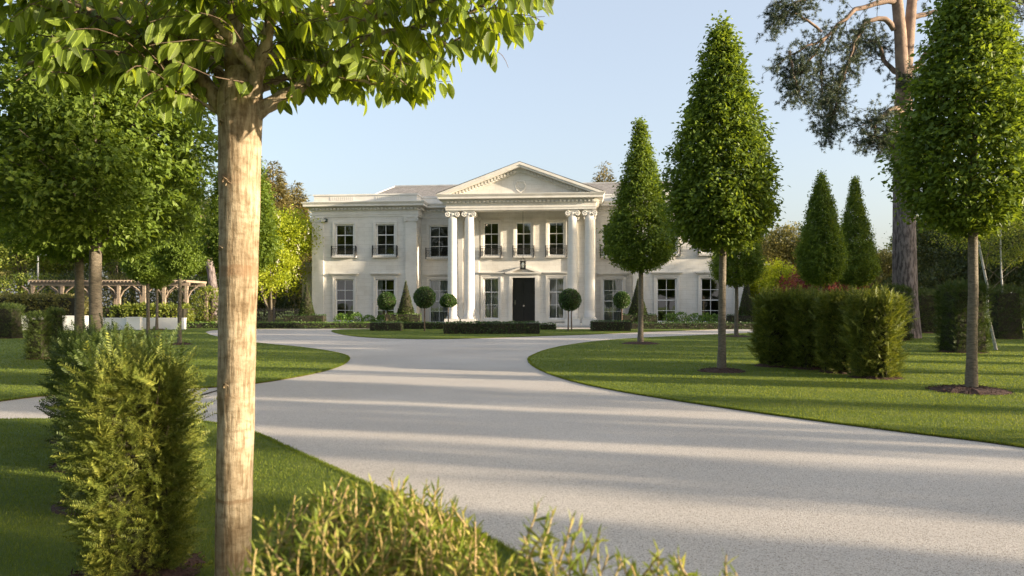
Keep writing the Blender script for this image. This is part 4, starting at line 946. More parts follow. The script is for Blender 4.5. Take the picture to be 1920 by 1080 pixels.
# side annexes
for s in (-1, 1):
    mb = MB(); a, b = sorted((s*15.104, s*16.65)); mb.box(a, b, 4.6, 11, 0, 3.9); mb.box(*sorted((s*15.104, s*16.7)), 4.55, 11.05, 3.9, 4.05); mb.box(*sorted((s*15.104, s*17.0)), 4.25, 11.2, 4.05, 4.18); mb.box(*sorted((s*15.104, s*17.08)), 4.15, 11.3, 4.18, 4.32); mb.box(*sorted((s*15.104, s*16.6)), 4.65, 11, 4.32, 4.62)
    mb.build('annex', M['stone_plain'], house)
    mb = MB(); x0, x1 = sorted((s*15.15, s*16.5)); n = 12
    mb.box(x0, x1, 4.78, 4.81, 5.5, 5.54); mb.box(x0, x1, 4.78, 4.81, 4.68, 4.71)
    for k in range(n+1): xx = x0+(x1-x0)*k/n; mb.box(xx-.01, xx+.01, 4.785, 4.805, 4.63, 5.5)
    mb.build('annex_rail', M['iron'], house)
x, z = HP(1418, 552, 4.6); mb = MB(); mb.box(x-.05, x+.05, 4.44, 4.59, z-.12, z+.12); mb.tube([(x, 4.55, z), (x-.2, 4.45, z)], .02, 6); mb.build('wall_lamp', M['iron'], house)
mb = MB(); mb.box(15.75, 16.3, 4.53, 4.597, .1, 3.3); mb.box(15.7, 16.35, 4.42, 4.528, 3.3, 3.4); an = mb.build('annex_window', M['white'], house)
mb = MB(); mb.box(15.83, 16.22, 4.51, 4.527, .2, 3.2); mb.build('pane', M['glass'], an)
# hanging lantern
lx, ly = HW(.05, 1.3); lz = 3.85
lan = empty('hanging_lantern', (lx, ly, 0), 'glass lantern hanging on a long rod in the portico above the front door', 'lantern')
mb = MB(); 
for a in range(6):
    c, s_ = math.cos(a*math.pi/3)*.19, math.sin(a*math.pi/3)*.19; mb.box(c-.012, c+.012, s_-.012, s_+.012, lz, lz+.52); mb.tube([(c, s_, lz+.52), (c*.7, s_*.7, lz+.66), (0, 0, lz+.8)], .008, 4)
mb.lathe([(.2,lz-.02),(.22,lz),(.2,lz+.02)], (0, 0), 12); mb.lathe([(.19,lz+.52),(.25,lz+.54),(.19,lz+.57)], (0, 0), 12); mb.build('frame', M['iron'], lan)
mb = MB(); mb.lathe([(.175,lz+.03),(.175,lz+.51)], (0, 0), 12); mb.build('glass', M['glass'], lan)
mb = MB(); mb.tube([(0, 0, lz+.8), (0, 0, 8.0)], .012, 6); mb.lathe([(.07,7.95),(.05,8.0)], (0, 0), 12); mb.build('rod', M['iron'], lan)
mb = MB(); 
for a in range(3): mb.tube([(.06*math.cos(a*2.1), .06*math.sin(a*2.1), lz+.05), (.06*math.cos(a*2.1), .06*math.sin(a*2.1), lz+.28)], .014, 6)
mb.build('candle', M['bulb'], lan)

# ------------------------------------------------------------------ clipped hedges and topiary before the house
BOXP = KITE
def leaf_block(L, W, H, n, leaf, seed, mat, parent, rough=.03, name='foliage', round_=.12):
    r = np.random.default_rng(seed); P, N = box_points(L, W, H, n, r, rough, round_)
    Y = N*.8+r.normal(size=(n, 3))*.7+np.array([0, 0, .25]); NN = N+r.normal(size=(n, 3))*.6
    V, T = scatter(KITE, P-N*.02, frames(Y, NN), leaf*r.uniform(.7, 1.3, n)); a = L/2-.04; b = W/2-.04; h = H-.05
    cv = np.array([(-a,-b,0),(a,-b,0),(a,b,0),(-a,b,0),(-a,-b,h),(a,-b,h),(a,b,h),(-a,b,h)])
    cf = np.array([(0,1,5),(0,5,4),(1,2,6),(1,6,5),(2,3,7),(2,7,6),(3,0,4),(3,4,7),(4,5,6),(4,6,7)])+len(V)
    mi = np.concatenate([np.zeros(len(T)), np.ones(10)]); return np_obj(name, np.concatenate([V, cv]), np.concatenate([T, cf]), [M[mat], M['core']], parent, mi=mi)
def hedge(px0, px1, ptop, pbase, label, seed, mat='box', W=.7, leaf=.07, z0=0, group='clipped box hedges in front of the house', dens=260):
    d = F*EYE/(pbase-HOR); w = (px1-px0)*d/F; h = ZZ(ptop, d)
    root = empty('box_hedge', (AT((px0+px1)/2, d), d+W/2, 0), label, 'hedge', group); leaf_block(w, W, h, int(w*dens*(1+h)), leaf, seed, mat, root)
    return root
hedge(692, 752, 604, 621, 'short dark hedge left of the long dark hedge in the island bed', 80, W=1.2)
hedge(830, 1013, 604.5, 627, 'long dark scalloped hedge directly in front of the columns and door', 81, W=1.0, dens=360)
hedge(1011, 1043, 607, 619, 'shortest dark hedge just right of the door', 82)
hedge(1110, 1184, 602, 621.5, 'dark hedge right of the portico at the end of the island lawn', 83, W=1.2)
hedge(300, 700, 604.5, 616, 'long low sunlit hedge along the left wing and garden fence', 84, mat='laurel', W=.6, dens=200)
hedge(752, 832, 604.5, 617.5, 'low hedge between the short dark hedge and the left columns', 85, W=.6)
hedge(1184, 1432, 605, 617.5, 'long low hedge along the right wing', 86, W=.6, dens=200)
def bed(px0, px1, ptop, pbase, label, seed, mat='box', d=46.3):
    w = (px1-px0)*d/F; root = empty('box_hedge', (AT((px0+px1)/2, d), d, 0), label, 'hedge', 'clipped box hedges in front of the house'); leaf_block(w, .9, ZZ(ptop, d), int(w*420), .07, seed, mat, root)
bed(535, 610, 590, 602, 'rounded hedge around the leftmost topiary cone', 87); bed(722, 790, 588, 603, 'yellow green hedge around the cone before the left wing', 88, 'laurel')
bed(1165, 1231, 589, 607, 'hedge around the cone right of the portico', 89); bed(1364, 1426, 590, 606, 'hedge around the rightmost topiary cone', 90)
def cone(px, ptop, pbase, hw, label, seed, d=46.5):
    root = empty('topiary_cone', (AT(px, d), d, 0), label, 'topiary', 'clipped yew topiary cones by the house'); H = ZZ(ptop, d); z0 = .3
    r = np.random.default_rng(seed); n = 4200; t = 1-np.sqrt(r.uniform(0, 1, n)); th = r.uniform(0, 6.283, n); rad = hw*d/F
    R_ = rad*(1-t)**1.15*(1+.03*r.normal(size=n)); P = np.stack([R_*np.cos(th), R_*np.sin(th), z0+t*(H-z0)], 1); N = unit(np.stack([np.cos(th), np.sin(th), np.full(n, .3)], 1))
    V, T = scatter(KITE, P-N*.03, frames(N+r.normal(size=(n, 3))*.6+np.array([0, 0, .3]), N+r.normal(size=(n, 3))*.6), .085*r.uniform(.6, 1.3, n)); np_obj('foliage', V, T, M['yew'], root)
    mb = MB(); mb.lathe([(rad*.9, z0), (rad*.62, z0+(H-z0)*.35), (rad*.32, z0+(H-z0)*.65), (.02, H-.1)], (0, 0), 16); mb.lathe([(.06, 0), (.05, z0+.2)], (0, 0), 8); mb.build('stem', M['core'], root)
cone(575, 526, 590, 18, 'leftmost clipped yew cone at the corner of the left wing', 91); cone(761, 525, 588, 21, 'clipped yew cone in front of the left wing pilaster', 92)
cone(1196, 520, 590, 22, 'clipped yew cone partly behind the pointed hornbeam right of the portico', 93); cone(1400, 514, 590, 19, 'rightmost clipped yew cone before the right annex', 94)
def ball(px, py, rpx, pbase, label, seed, stems=1, flat=1.0, d=None, twist=0):
    d = d or F*EYE/(pbase-HOR); root = empty('topiary_ball', (AT(px, d), d, 0), label, 'topiary', 'lollipop topiary balls on bare stems'); zc = ZZ(py, d); R0 = rpx*d/F
    r = np.random.default_rng(seed); n = 3600; N = unit(r.normal(size=(n, 3))); N[:, 2] = np.where((N[:, 2] < 0), N[:, 2]*flat, N[:, 2]); P = N*R0*(1+.03*r.normal(size=n))[:, None]+np.array([0, 0, zc])
    V, T = scatter(KITE, P-N*.03, frames(N+r.normal(size=(n, 3))*.7, N+r.normal(size=(n, 3))*.6), .07*r.uniform(.6, 1.3, n)); np_obj('crown', V, T, M['box'], root)
    mb = MB(); mb.lathe([(.05, zc-R0*.85*flat), (R0*.6, zc-R0*.7*flat), (R0*.9, zc), (R0*.6, zc+R0*.7), (.05, zc+R0*.9)], (0, 0), 16); o = mb.build('inner_branches', M['core'], root)
    for k in range(stems):
        ox = (k-(stems-1)/2)*.16; mb = MB(); mb.tube([(ox*1.2, 0, 0), (ox, 0, zc*.5), (ox*1.3, 0, zc-R0*.6)], [.04, .032, .03], 8); mb.build('stem', M['twig'], root)
    return root
ball(725, 565, 17, 0, 'topiary ball on a sunlit stem in front of the left wing', 95, d=43.0); ball(796, 557.5, 20, 622, 'largest topiary ball left of the columns, long thin stem on the island lawn', 96)
ball(840.5, 567, 15.5, 0, 'smallest flattened topiary ball in front of the leftmost column', 97, flat=.55, d=42.0); ball(1068.5, 562, 20.5, 621, 'topiary ball on two stems in front of the right column pair', 98, stems=2)
ball(1166, 562.5, 15.5, 0, 'topiary ball right of the portico before the tall ground floor window', 99, d=44.0)
def shrub(px, d, h, w, label, seed, mat='laurel', leaf=.13, n=420, name='leafy_shrub', cat='shrub', group='leafy shrubs under the ground floor windows', z0=0.):
    root = empty(name, (AT(px, d), d, 0), label, cat, group); r = np.random.default_rng(seed); u = unit(r.normal(size=(n, 3))); rr = r.uniform(.5, 1, n)**.5
    P = u*rr[:, None]*np.array([w/2, w/2, h*.5])+np.array([0, 0, h*.52+z0]); P[:, 2] = np.maximum(P[:, 2], .05); V, T = scatter(KITE, P, frames(u*.6+r.normal(size=(n, 3))*.5+np.array([0, 0, .5]), u+r.normal(size=(n, 3))*.6), leaf*r.uniform(.6, 1.2, n)); np_obj('foliage', V, T, M[mat], root)
    tb = Tubes()
    for k in range(6): a = k*1.1; tb.add([(0, 0, 0), (math.cos(a)*w*.2, math.sin(a)*w*.2, h*.5), (math.cos(a)*w*.35, math.sin(a)*w*.35, h*.85)], [.02, .014, .006], 5)
    tb.build('stems', M['twig'], root); return root
for i, (px, w, h, lab) in enumerate([(642, 1.1, .85, 'leafy shrub under the leftmost ground floor window'), (668, .8, .95, 'taller leafy shrub at the right of the leftmost window'), (692, .85, .75, 'low leafy shrub between the two left wing windows'), (716, .8, .75, 'leafy shrub behind the first topiary ball stem'),
    (1256, .95, .85, 'leafy shrub at the left window of the right wing'), (1278, .95, .95, 'leafy shrub at the right side of the right wing window'), (1303, 1.0, .85, 'leafy shrub between the right wing windows'), (1325, .95, .85, 'leafy shrub just left of the tallest hornbeam trunk'), (1339, .8, .8, 'leafy shrub just right behind the tallest hornbeam trunk')]):
    shrub(px, 47.0, h, w, lab, 110+i)

# ------------------------------------------------------------------ left background: wall, pergola, fence, lamp
mb = MB()
x0, d0 = G(20, 622); x1, d1 = G(345, 616)
wl_ = empty('garden_wall', (AT(180, 42.5), 42.5, 0), 'low white rendered garden wall below the pergola', 'wall')
for (pa, pb, dd, top) in [(0, 160, 41.5, 592), (160.5, 236, 42.6, 596), (236.5, 262, 42.2, 594.5), (262.5, 345, 43.0, 596)]:
    a = AT(pa, dd)-wl_.location.x; b = AT(pb, dd)-wl_.location.x; yy = dd-42.5; zt = ZZ(top, dd); mb.box(a, b, yy, yy+.3, 0, zt-.05); mb.box(a-.02, b+.02, yy-.03, yy+.33, zt-.05, zt)
mb.build('wall', M['render'], wl_)
pg = empty('pergola', (AT(200, 47), 47, 0), 'long weathered timber pergola behind the white garden wall', 'pergola'); ox = pg.location.x
zt = ZZ(529, 47)
mb = MB(); a = AT(57, 47)-ox; b = AT(356, 47)-ox; mb.box(a, b, -.05, .05, zt-.22, zt-.02); mb.box(a, b, 2.35, 2.45, zt-.22, zt-.02); mb.build('beam', M['timber'], pg)
mb = MB(); n = 44
for k in range(n): xx = a+.1+(b-a-.2)*k/(n-1); mb.box(xx-.03, xx+.03, -.35, 2.75, zt-.018, zt+.12)
mb.build('rafters', M['timber'], pg)
pst = None
for i, ppx in enumerate((62, 117, 172, 223, 271, 308, 350)):
    for yy in (0, 2.4):
        if pst is None:
            mb = MB(); mb.box(-.09, .09, -.09, .09, 0, zt-.23)
            for s in (-1, 1): mb.tube([(s*.09, 0, zt-.95), (s*.3, 0, zt-.55), (s*.7, 0, zt-.25)], .05, 6)
            pst = mb.build('post', M['timber'], pg); o = pst
        else: o = pst.copy(); COL.link(o)
        o.location = (AT(ppx, 47)-ox+(0 if yy == 0 else .25), yy, 0)
fn = empty('iron_fence', (AT(478, 50), 50.2, 0), 'black iron railing fence left of the house', 'fence'); ox = fn.location.x
mb = MB(); a = AT(392, 50)-ox; b = AT(572, 50)-ox; ft = ZZ(578, 50)
for z in (.12, ft-.15): mb.box(a, b, -.015, .015, z, z+.04)
n = 62
for k in range(n): xx = a+(b-a)*(k+.5)/n; mb.box(xx-.011, xx+.011, -.0145, .0145, .05, ft)
mb.build('railing', M['iron'], fn)
for k in range(4): mb = MB(); xx = a+(b-a)*k/3; mb.box(xx-.045, xx+.045, -.045, .045, 0, ft+.08); mb.build('post', M['iron'], fn)
lp = empty('lamp_post', (AT(71, 56), 56, 0), 'tall grey lamp post rising behind the pergola', 'lamp post')
mb = MB(); mb.tube([(0,0,0),(0,0,ZZ(480,56))], [.09,.06], 10); mb.build('pole', M['pole'], lp); mb = MB(); mb.tube([(0,0,ZZ(482,56)),(.3,0,ZZ(478,56))], .04, 8); mb.box(.25,.75,-.12,.12,ZZ(479,56),ZZ(476,56)); mb.build('lamp_head', M['pole'], lp)
a = Vector(G(345, 750.5)); b = Vector(G(470, 715)); d = (b-a).normalized(); nn = Vector((-d.y, d.x))*.035
mb = MB(); mb.add([(*(a-nn), .004), (*(b-nn), .004), (*(b+nn), .004), (*(a+nn), .004)], [(0, 1, 2, 3)])
L = (b-a).length; k = int(L/.09)
for i in range(k):
    c = a+d*(i+.5)*L/k; mb.add([(*(c-d*.025-nn*.9), .008), (*(c+d*.025-nn*.9), .008), (*(c+d*.025+nn*.9), .008), (*(c-d*.025+nn*.9), .008)], [(0, 1, 2, 3)])
tag(mb.build('drain_channel', M['core']), 'narrow dark drain channel crossing the left arm of the drive', 'drain')
def loose_hedge(px0, px1, d, ptop, label, seed, mat, leaf=.16, W=1.6, rough=.15, dens=200):
    w = (px1-px0)*d/F; root = empty('hedge', (AT((px0+px1)/2, d), d+W/2, 0), label, 'hedge'); leaf_block(w, W, ZZ(ptop, d), int(w*dens*6), leaf, seed, mat, root, rough, round_=.25)
loose_hedge(-20, 145, 44.5, 557, 'loose green hedge at the left behind the white wall', 120, 'olive', dens=260); loose_hedge(196, 345, 45.0, 577, 'bushy green hedge under the pergola behind the white wall', 121, 'broad', dens=260)

# ------------------------------------------------------------------ background trees
def broad_tree(H, rad, seed, mat, leaf=.2, ncl=900, per=16, stem=.25, trunk=.25, bark='bark', lobes=9, name='tree', flowers=False, lr=(.38, .6), reach=.6):
    root = bpy.data.objects.new(name, None); COL.link(root); r = np.random.default_rng(seed)
    cz = H*(stem+1)/2; hz = H*(1-stem)/2
    u = unit(r.normal(size=(lobes, 3))); u[:, 2] = np.abs(u[:, 2])*1.2-.35; LC = u*np.array([rad*reach, rad*reach, hz*(reach+.05)])+np.array([0, 0, cz]); LR = r.uniform(*lr, lobes)*rad
    LC = np.concatenate([LC, [(0, 0, cz+hz*.45)], [(0, 0, cz-hz*.2)]]); LR = np.concatenate([LR, [rad*.5], [rad*.65]])
    k = r.integers(0, len(LC), ncl); v = unit(r.normal(size=(ncl, 3))); C = LC[k]+v*(LR[k]*r.uniform(.6, 1.05, ncl))[:, None]*np.array([1, 1, .8])
    n = ncl*per; P = np.repeat(C, per, 0)+r.normal(size=(n, 3))*rad*.06; O = np.repeat(v, per, 0)
    V, T = scatter(KITE, P, frames(O*.6+r.normal(size=(n, 3))*.8, O*.5+np.array([0, 0, .7])+r.normal(size=(n, 3))*.6), leaf*r.uniform(.6, 1.3, n))
    tb = Tubes(); tb.add([(0, 0, 0), (.05, 0, H*.3), (.1, .05, H*.6), (.1, 0, H*.85)], [trunk, trunk*.75, trunk*.45, .03], 10)
    for c in LC: tb.add([(.03, 0, H*stem), (c[0]*.4, c[1]*.4, H*stem*.5+c[2]*.5), tuple(c)], [trunk*.45, trunk*.3, .02], 6)
    tb.build('trunk', M[bark], root); np_obj('crown', V, T, M[mat], root)
    if flowers:
        m = 220; v = unit(r.normal(size=(m, 3))); k = r.integers(0, len(LC), m); P = LC[k]+v*(LR[k]*1.03)[:, None]*np.array([1, 1, .8]); P = np.repeat(P, 8, 0)+r.normal(size=(m*8, 3))*np.array([.05, .05, .12])
        V, T = scatter(KITE, P, frames(r.normal(size=(m*8, 3)), r.normal(size=(m*8, 3))), .1*np.ones(m*8)); np_obj('blossom', V, T, M['blossom'], root)
    return root
M['blossom'] = simple('pale blossom', (.6,.55,.42), (.7,.66,.55), 5.0, .8)
def conifer(H, rad, seed, mat='conifer', n=1500, per=10, leaf=.35, name='conifer_tree', base=.1):
    root = bpy.data.objects.new(name, None); COL.link(root); r = np.random.default_rng(seed); t = 1-np.sqrt(r.uniform(0, 1, n)); th = r.uniform(0, 6.28, n)
    whorl = (np.sin(t*60+3*np.sin(th*2))*.5+.5)*.25+.75; R_ = rad*(1-t)**.7*whorl*r.uniform(.45, 1, n)*(1+.18*lump(th, t*2, seed))
    C = np.stack([R_*np.cos(th), R_*np.sin(th), H*base+t*H*(1-base)-R_*.15], 1); m = n*per; P = np.repeat(C, per, 0)+r.normal(size=(m, 3))*np.array([.18, .18, .1])*rad*.3
    O = np.repeat(np.stack([np.cos(th), np.sin(th), np.zeros(n)-.1], 1), per, 0); V, T = scatter((KITE[0]*np.array([.5, 1, 1]), KITE[1]), P, frames(O+r.normal(size=(m, 3))*.5, np.array([0, 0, 1])+r.normal(size=(m, 3))*.4), leaf*r.uniform(.5, 1.2, m))
    tb = Tubes(); tb.add([(0, 0, 0), (0, 0, H*.97)], [.3, .03], 8)
    for k in range(30): tt = r.uniform(.1, .9); a = r.uniform(0, 6.28); L = rad*(1-tt)*.8; z = H*(base+tt*(1-base)); tb.add([(0, 0, z), (math.cos(a)*L, math.sin(a)*L, z-.1*L)], [.05, .01], 4)
    tb.build('trunk', M['bark'], root); np_obj('crown', V, T, M[mat], root); return root
GT = 'trees in the background'
T_ch = setup(broad_tree(9.2, 3.9, 201, 'chestnut', .17, 2400, 16, .05, flowers=True, name='chestnut_tree'), (AT(508, 53.5), 53.5, 0), 'bright yellow green flowering tree left of the house', 'tree', GT)
T_co = setup(conifer(15.6, 4.4, 202, n=4200, per=12, leaf=.42), (AT(512, 74), 74, 0), 'tall golden brown conifer behind the bright tree left of the house', 'tree', GT)
place_copy(T_co, (AT(556, 80), 80, 0), 'second brownish conifer touching the left end of the house', 1.0, (.9, .9, .93))
T_b1 = setup(broad_tree(10, 4.0, 203, 'broad', .2, 1100, 16, .18), (AT(40, 62), 62, 0), 'yellowish green tree behind the pergola at the left edge', 'tree', GT)
T_b2 = setup(broad_tree(10.5, 4.3, 204, 'olive', .2, 1100, 16, .1), (AT(-40, 70), 70, 0), 'olive toned tree at the extreme left background', 'tree', GT)
T_b3 = setup(broad_tree(12, 4.6, 205, 'broad_dark', .2, 1100, 16, .15), (AT(215, 72), 72, 0), 'dark woodland tree behind the middle of the pergola', 'tree', GT)
labsL = [(T_b1, 130, 66, 1.0, 'green tree behind the pergola between the two left trunks and the wall'), (T_b1, 300, 60, .95, 'light green tree behind the right end of the pergola'), (T_b2, 400, 66, 1.05, 'olive tree behind the leaning pink pine trunk'), (T_b3, 350, 78, 1.2, 'tall dark tree behind the left lawn hornbeams'), (T_b2, 90, 82, 1.3, 'tall olive tree beyond the lamp post'), (T_b3, -20, 90, 1.3, 'darkest tall tree in the far left background'), (T_ch, 455, 62, .8, 'smaller bright green tree glimpsed left of the nearest trunk'), (T_b1, 250, 88, 1.4, 'tall green tree far behind the pergola')]
for i, (o, px, d, s, l) in enumerate(labsL): place_copy(o, (AT(px, d), d, 0), l, i*1.3, (s, s, s))
shrub(392, 49, 2.6, 2.4, 'glossy leaved evergreen shrub beside the leaning pine trunk', 140, 'broad', .16, 1500, 'evergreen_shrub', group='background shrubs'); shrub(360, 50, 3.2, 2.6, 'taller evergreen shrub at the right end of the pergola', 141, 'broad_dark', .16, 1500, 'evergreen_shrub', group='background shrubs')
# right background
T_b4 = setup(broad_tree(8.4, 3.3, 206, 'olive', .18, 900, 16, .15), (AT(1465, 60), 60, 0), 'yellowish tree behind the right annex', 'tree', GT)
T_bu = setup(broad_tree(4.6, 2.3, 207, 'chestnut', .16, 800, 16, .02), (AT(1462, 51), 51, 0), 'bright lime green bush right of the annex', 'tree', GT)
T_ma = setup(broad_tree(4.0, 2.0, 208, 'maple', .13, 800, 16, .1, name='maple_tree'), (AT(1512, 46), 46, 0), 'dark red maple left of the pair of distant hornbeams', 'tree', 'red maples')
place_copy(T_ma, (AT(1578, 45), 45, 0), 'dark red maple between and behind the distant hornbeam trunks', 2.0, (1, 1, 1.02))
T_w = setup(broad_tree(8.5, 3.6, 209, 'broad_dark', .17, 1300, 16, .05), (AT(1760, 52), 52, 0), 'dark tangled tree right of the giant pine trunk', 'tree', GT)
for i, (o, px, d, s, l) in enumerate([(T_b4, 1410, 72, 1.0, 'small yellowish tree peeping above the house corner'), (T_b4, 1655, 56, .72, 'low olive tree left of the giant pine trunk'), (T_b1, 1600, 70, .75, 'low green tree behind the distant hornbeam pair'), (T_w, 1850, 48, .95, 'dark tree behind the birch trunks'), (T_w, 1940, 44, 1.0, 'dark tree at the right edge background'), (T_b1, 1740, 66, .95, 'pale green tree glimpsed right of the giant pine trunk'), (T_b2, 1830, 70, 1.1, 'olive tree far behind the birches'), (T_b4, 1500, 66, .8, 'yellow green tree above the maple'), (T_w, 1700, 60, .7, 'dark low tree directly behind the giant pine'), (T_b3, 2010, 55, 1.0, 'dark tree just beyond the right edge'), (T_b2, 1560, 85, .8, 'far olive tree between the distant hornbeams')]): place_copy(o, (AT(px, d), d, 0), l, i*1.7+.4, (s, s, s))
setup(conifer(17.2, 4.2, 210, 'conifer', 2600, 10, .42), (AT(1133, 82), 82, 0), 'dark conifer top peeping over the roof right of the pediment', 'tree', GT)
for i, (px, d, h, w, mt, l) in enumerate([(-30, 58, 4.2, 7, 'olive', 'low olive thicket at the extreme left'), (60, 57, 3.8, 7, 'broad', 'low green thicket behind the lamp post'), (150, 58, 4.0, 7, 'broad_dark', 'low dark thicket behind the left pergola posts'), (235, 57, 3.8, 7, 'olive', 'low olive thicket behind the middle pergola posts'), (315, 58, 4.0, 7, 'broad_dark', 'low dark thicket behind the right pergola posts'), (400, 57, 3.6, 7, 'broad', 'low thicket behind the leaning pine foot'), (470, 60, 3.2, 6, 'broad_dark', 'low dark thicket behind the iron railings'), (560, 66, 4, 6, 'broad_dark', 'low dark thicket behind the left annex'),
    (1445, 54, 3.0, 4, 'broad', 'low green thicket right of the annex'), (1500, 56, 3.2, 5, 'olive', 'low olive thicket behind the maple'), (1570, 56, 3.4, 5, 'broad_dark', 'low dark thicket behind the distant hornbeam trunks'), (1640, 54, 3.6, 5, 'olive', 'low olive thicket left of the giant pine'), (1720, 50, 3.8, 5, 'broad_dark', 'low dark thicket right of the giant pine foot'), (1800, 46, 4.2, 5, 'broad_dark', 'low dark thicket left of the upright birch'), (1890, 44, 4.2, 5, 'broad_dark', 'low dark thicket right of the upright birch'), (1990, 42, 4.2, 5, 'broad_dark', 'low dark thicket past the right edge')]):
    shrub(px, d, h, w, l, 400+i, mt, .2, 3600, 'thicket', 'shrub', 'thickets at the garden edge')
for i, (px, d, s, o) in enumerate([(-260, 95, 1.2, T_b1), (-130, 98, 1.3, T_b3), (-10, 100, 1.2, T_b2), (110, 98, 1.25, T_b1), (225, 102, 1.3, T_b3), (340, 97, 1.2, T_b2), (450, 100, 1.2, T_b3), (555, 104, 1.1, T_b1), (1440, 100, .85, T_b2), (1540, 102, .85, T_b3), (1640, 98, .85, T_b1), (1740, 95, .95, T_b3), (1850, 90, 1.05, T_b2), (1960, 90, 1.1, T_b3), (2080, 85, 1.1, T_b1)]):
    place_copy(o, (AT(px, d), d, 0), 'far woodland tree, number %d along the skyline counted from the left' % (i+1) if False else ['far hazy green tree', 'far tall dark tree', 'far olive tree', 'far rounded green tree', 'far dark tree', 'far pale olive tree', 'far dense dark tree', 'far green tree', 'far low olive tree', 'far low dark tree', 'far low green tree', 'far dark tree', 'far olive tree', 'far shadowy tree', 'far green tree'][i]+' on the skyline, '+['beyond the left edge', 'off the left edge', 'at the left edge', 'above the lamp post', 'above the pergola', 'above the right pergola end', 'behind the nearest trunk', 'touching the left annex', 'over the right annex', 'behind the distant hornbeams', 'left of the giant pine', 'right of the giant pine', 'behind the birches', 'at the right edge', 'beyond the right edge'][i], i*1.37, (s, s, s), 'far woodland trees on the skyline')
# birches
def birch(px, pb, d, tilt, label, seed):
    root = empty('birch_tree', (AT(px, d), d, 0), label, 'tree', 'white stemmed birches'); tb = Tubes(); bt_ = Tubes(); H = 7.5
    tb.add([(.03, 0, 0), (tilt*.1, 0, .6), (tilt*.22-.03, 0, 1.2), (tilt*.26+.02, 0, 2), (tilt*.42-.03, 0, 3), (tilt*.6, .05, 4), (tilt*.7, 0, 5.2), (tilt, 0, H)], [.05, .042, .04, .038, .034, .03, .025, .01], 10); r = np.random.default_rng(seed)
    for k in range(16): z = 1.8+k*.35; a = r.uniform(0, 6.28); L = r.uniform(.5, 1.1); x = tilt*z/H; bt_.add([(x, 0, z), (x+math.cos(a)*L*.5, math.sin(a)*L*.5, z+L*.5), (x+math.cos(a)*L*.9, math.sin(a)*L*.9, z+L*.8)], [.014, .009, .004], 5)
    tb.build('trunk', M['birch'], root); bt_.build('branches', M['bark'], root); V, T = crown_leaves(4.2, PT, PR_DOME, 1.1, 900, 10, .06, seed, 3.2, spread=.15); V[:, 0] += tilt*.7; np_obj('crown', V, T, M['broad'], root)
birch(1866, 0, 23.5, -1.0, 'white birch stem leaning left, behind the right edge hornbeam', 150); birch(1880, 0, 33, -.1, 'upright white birch stem farther back at the right', 151)
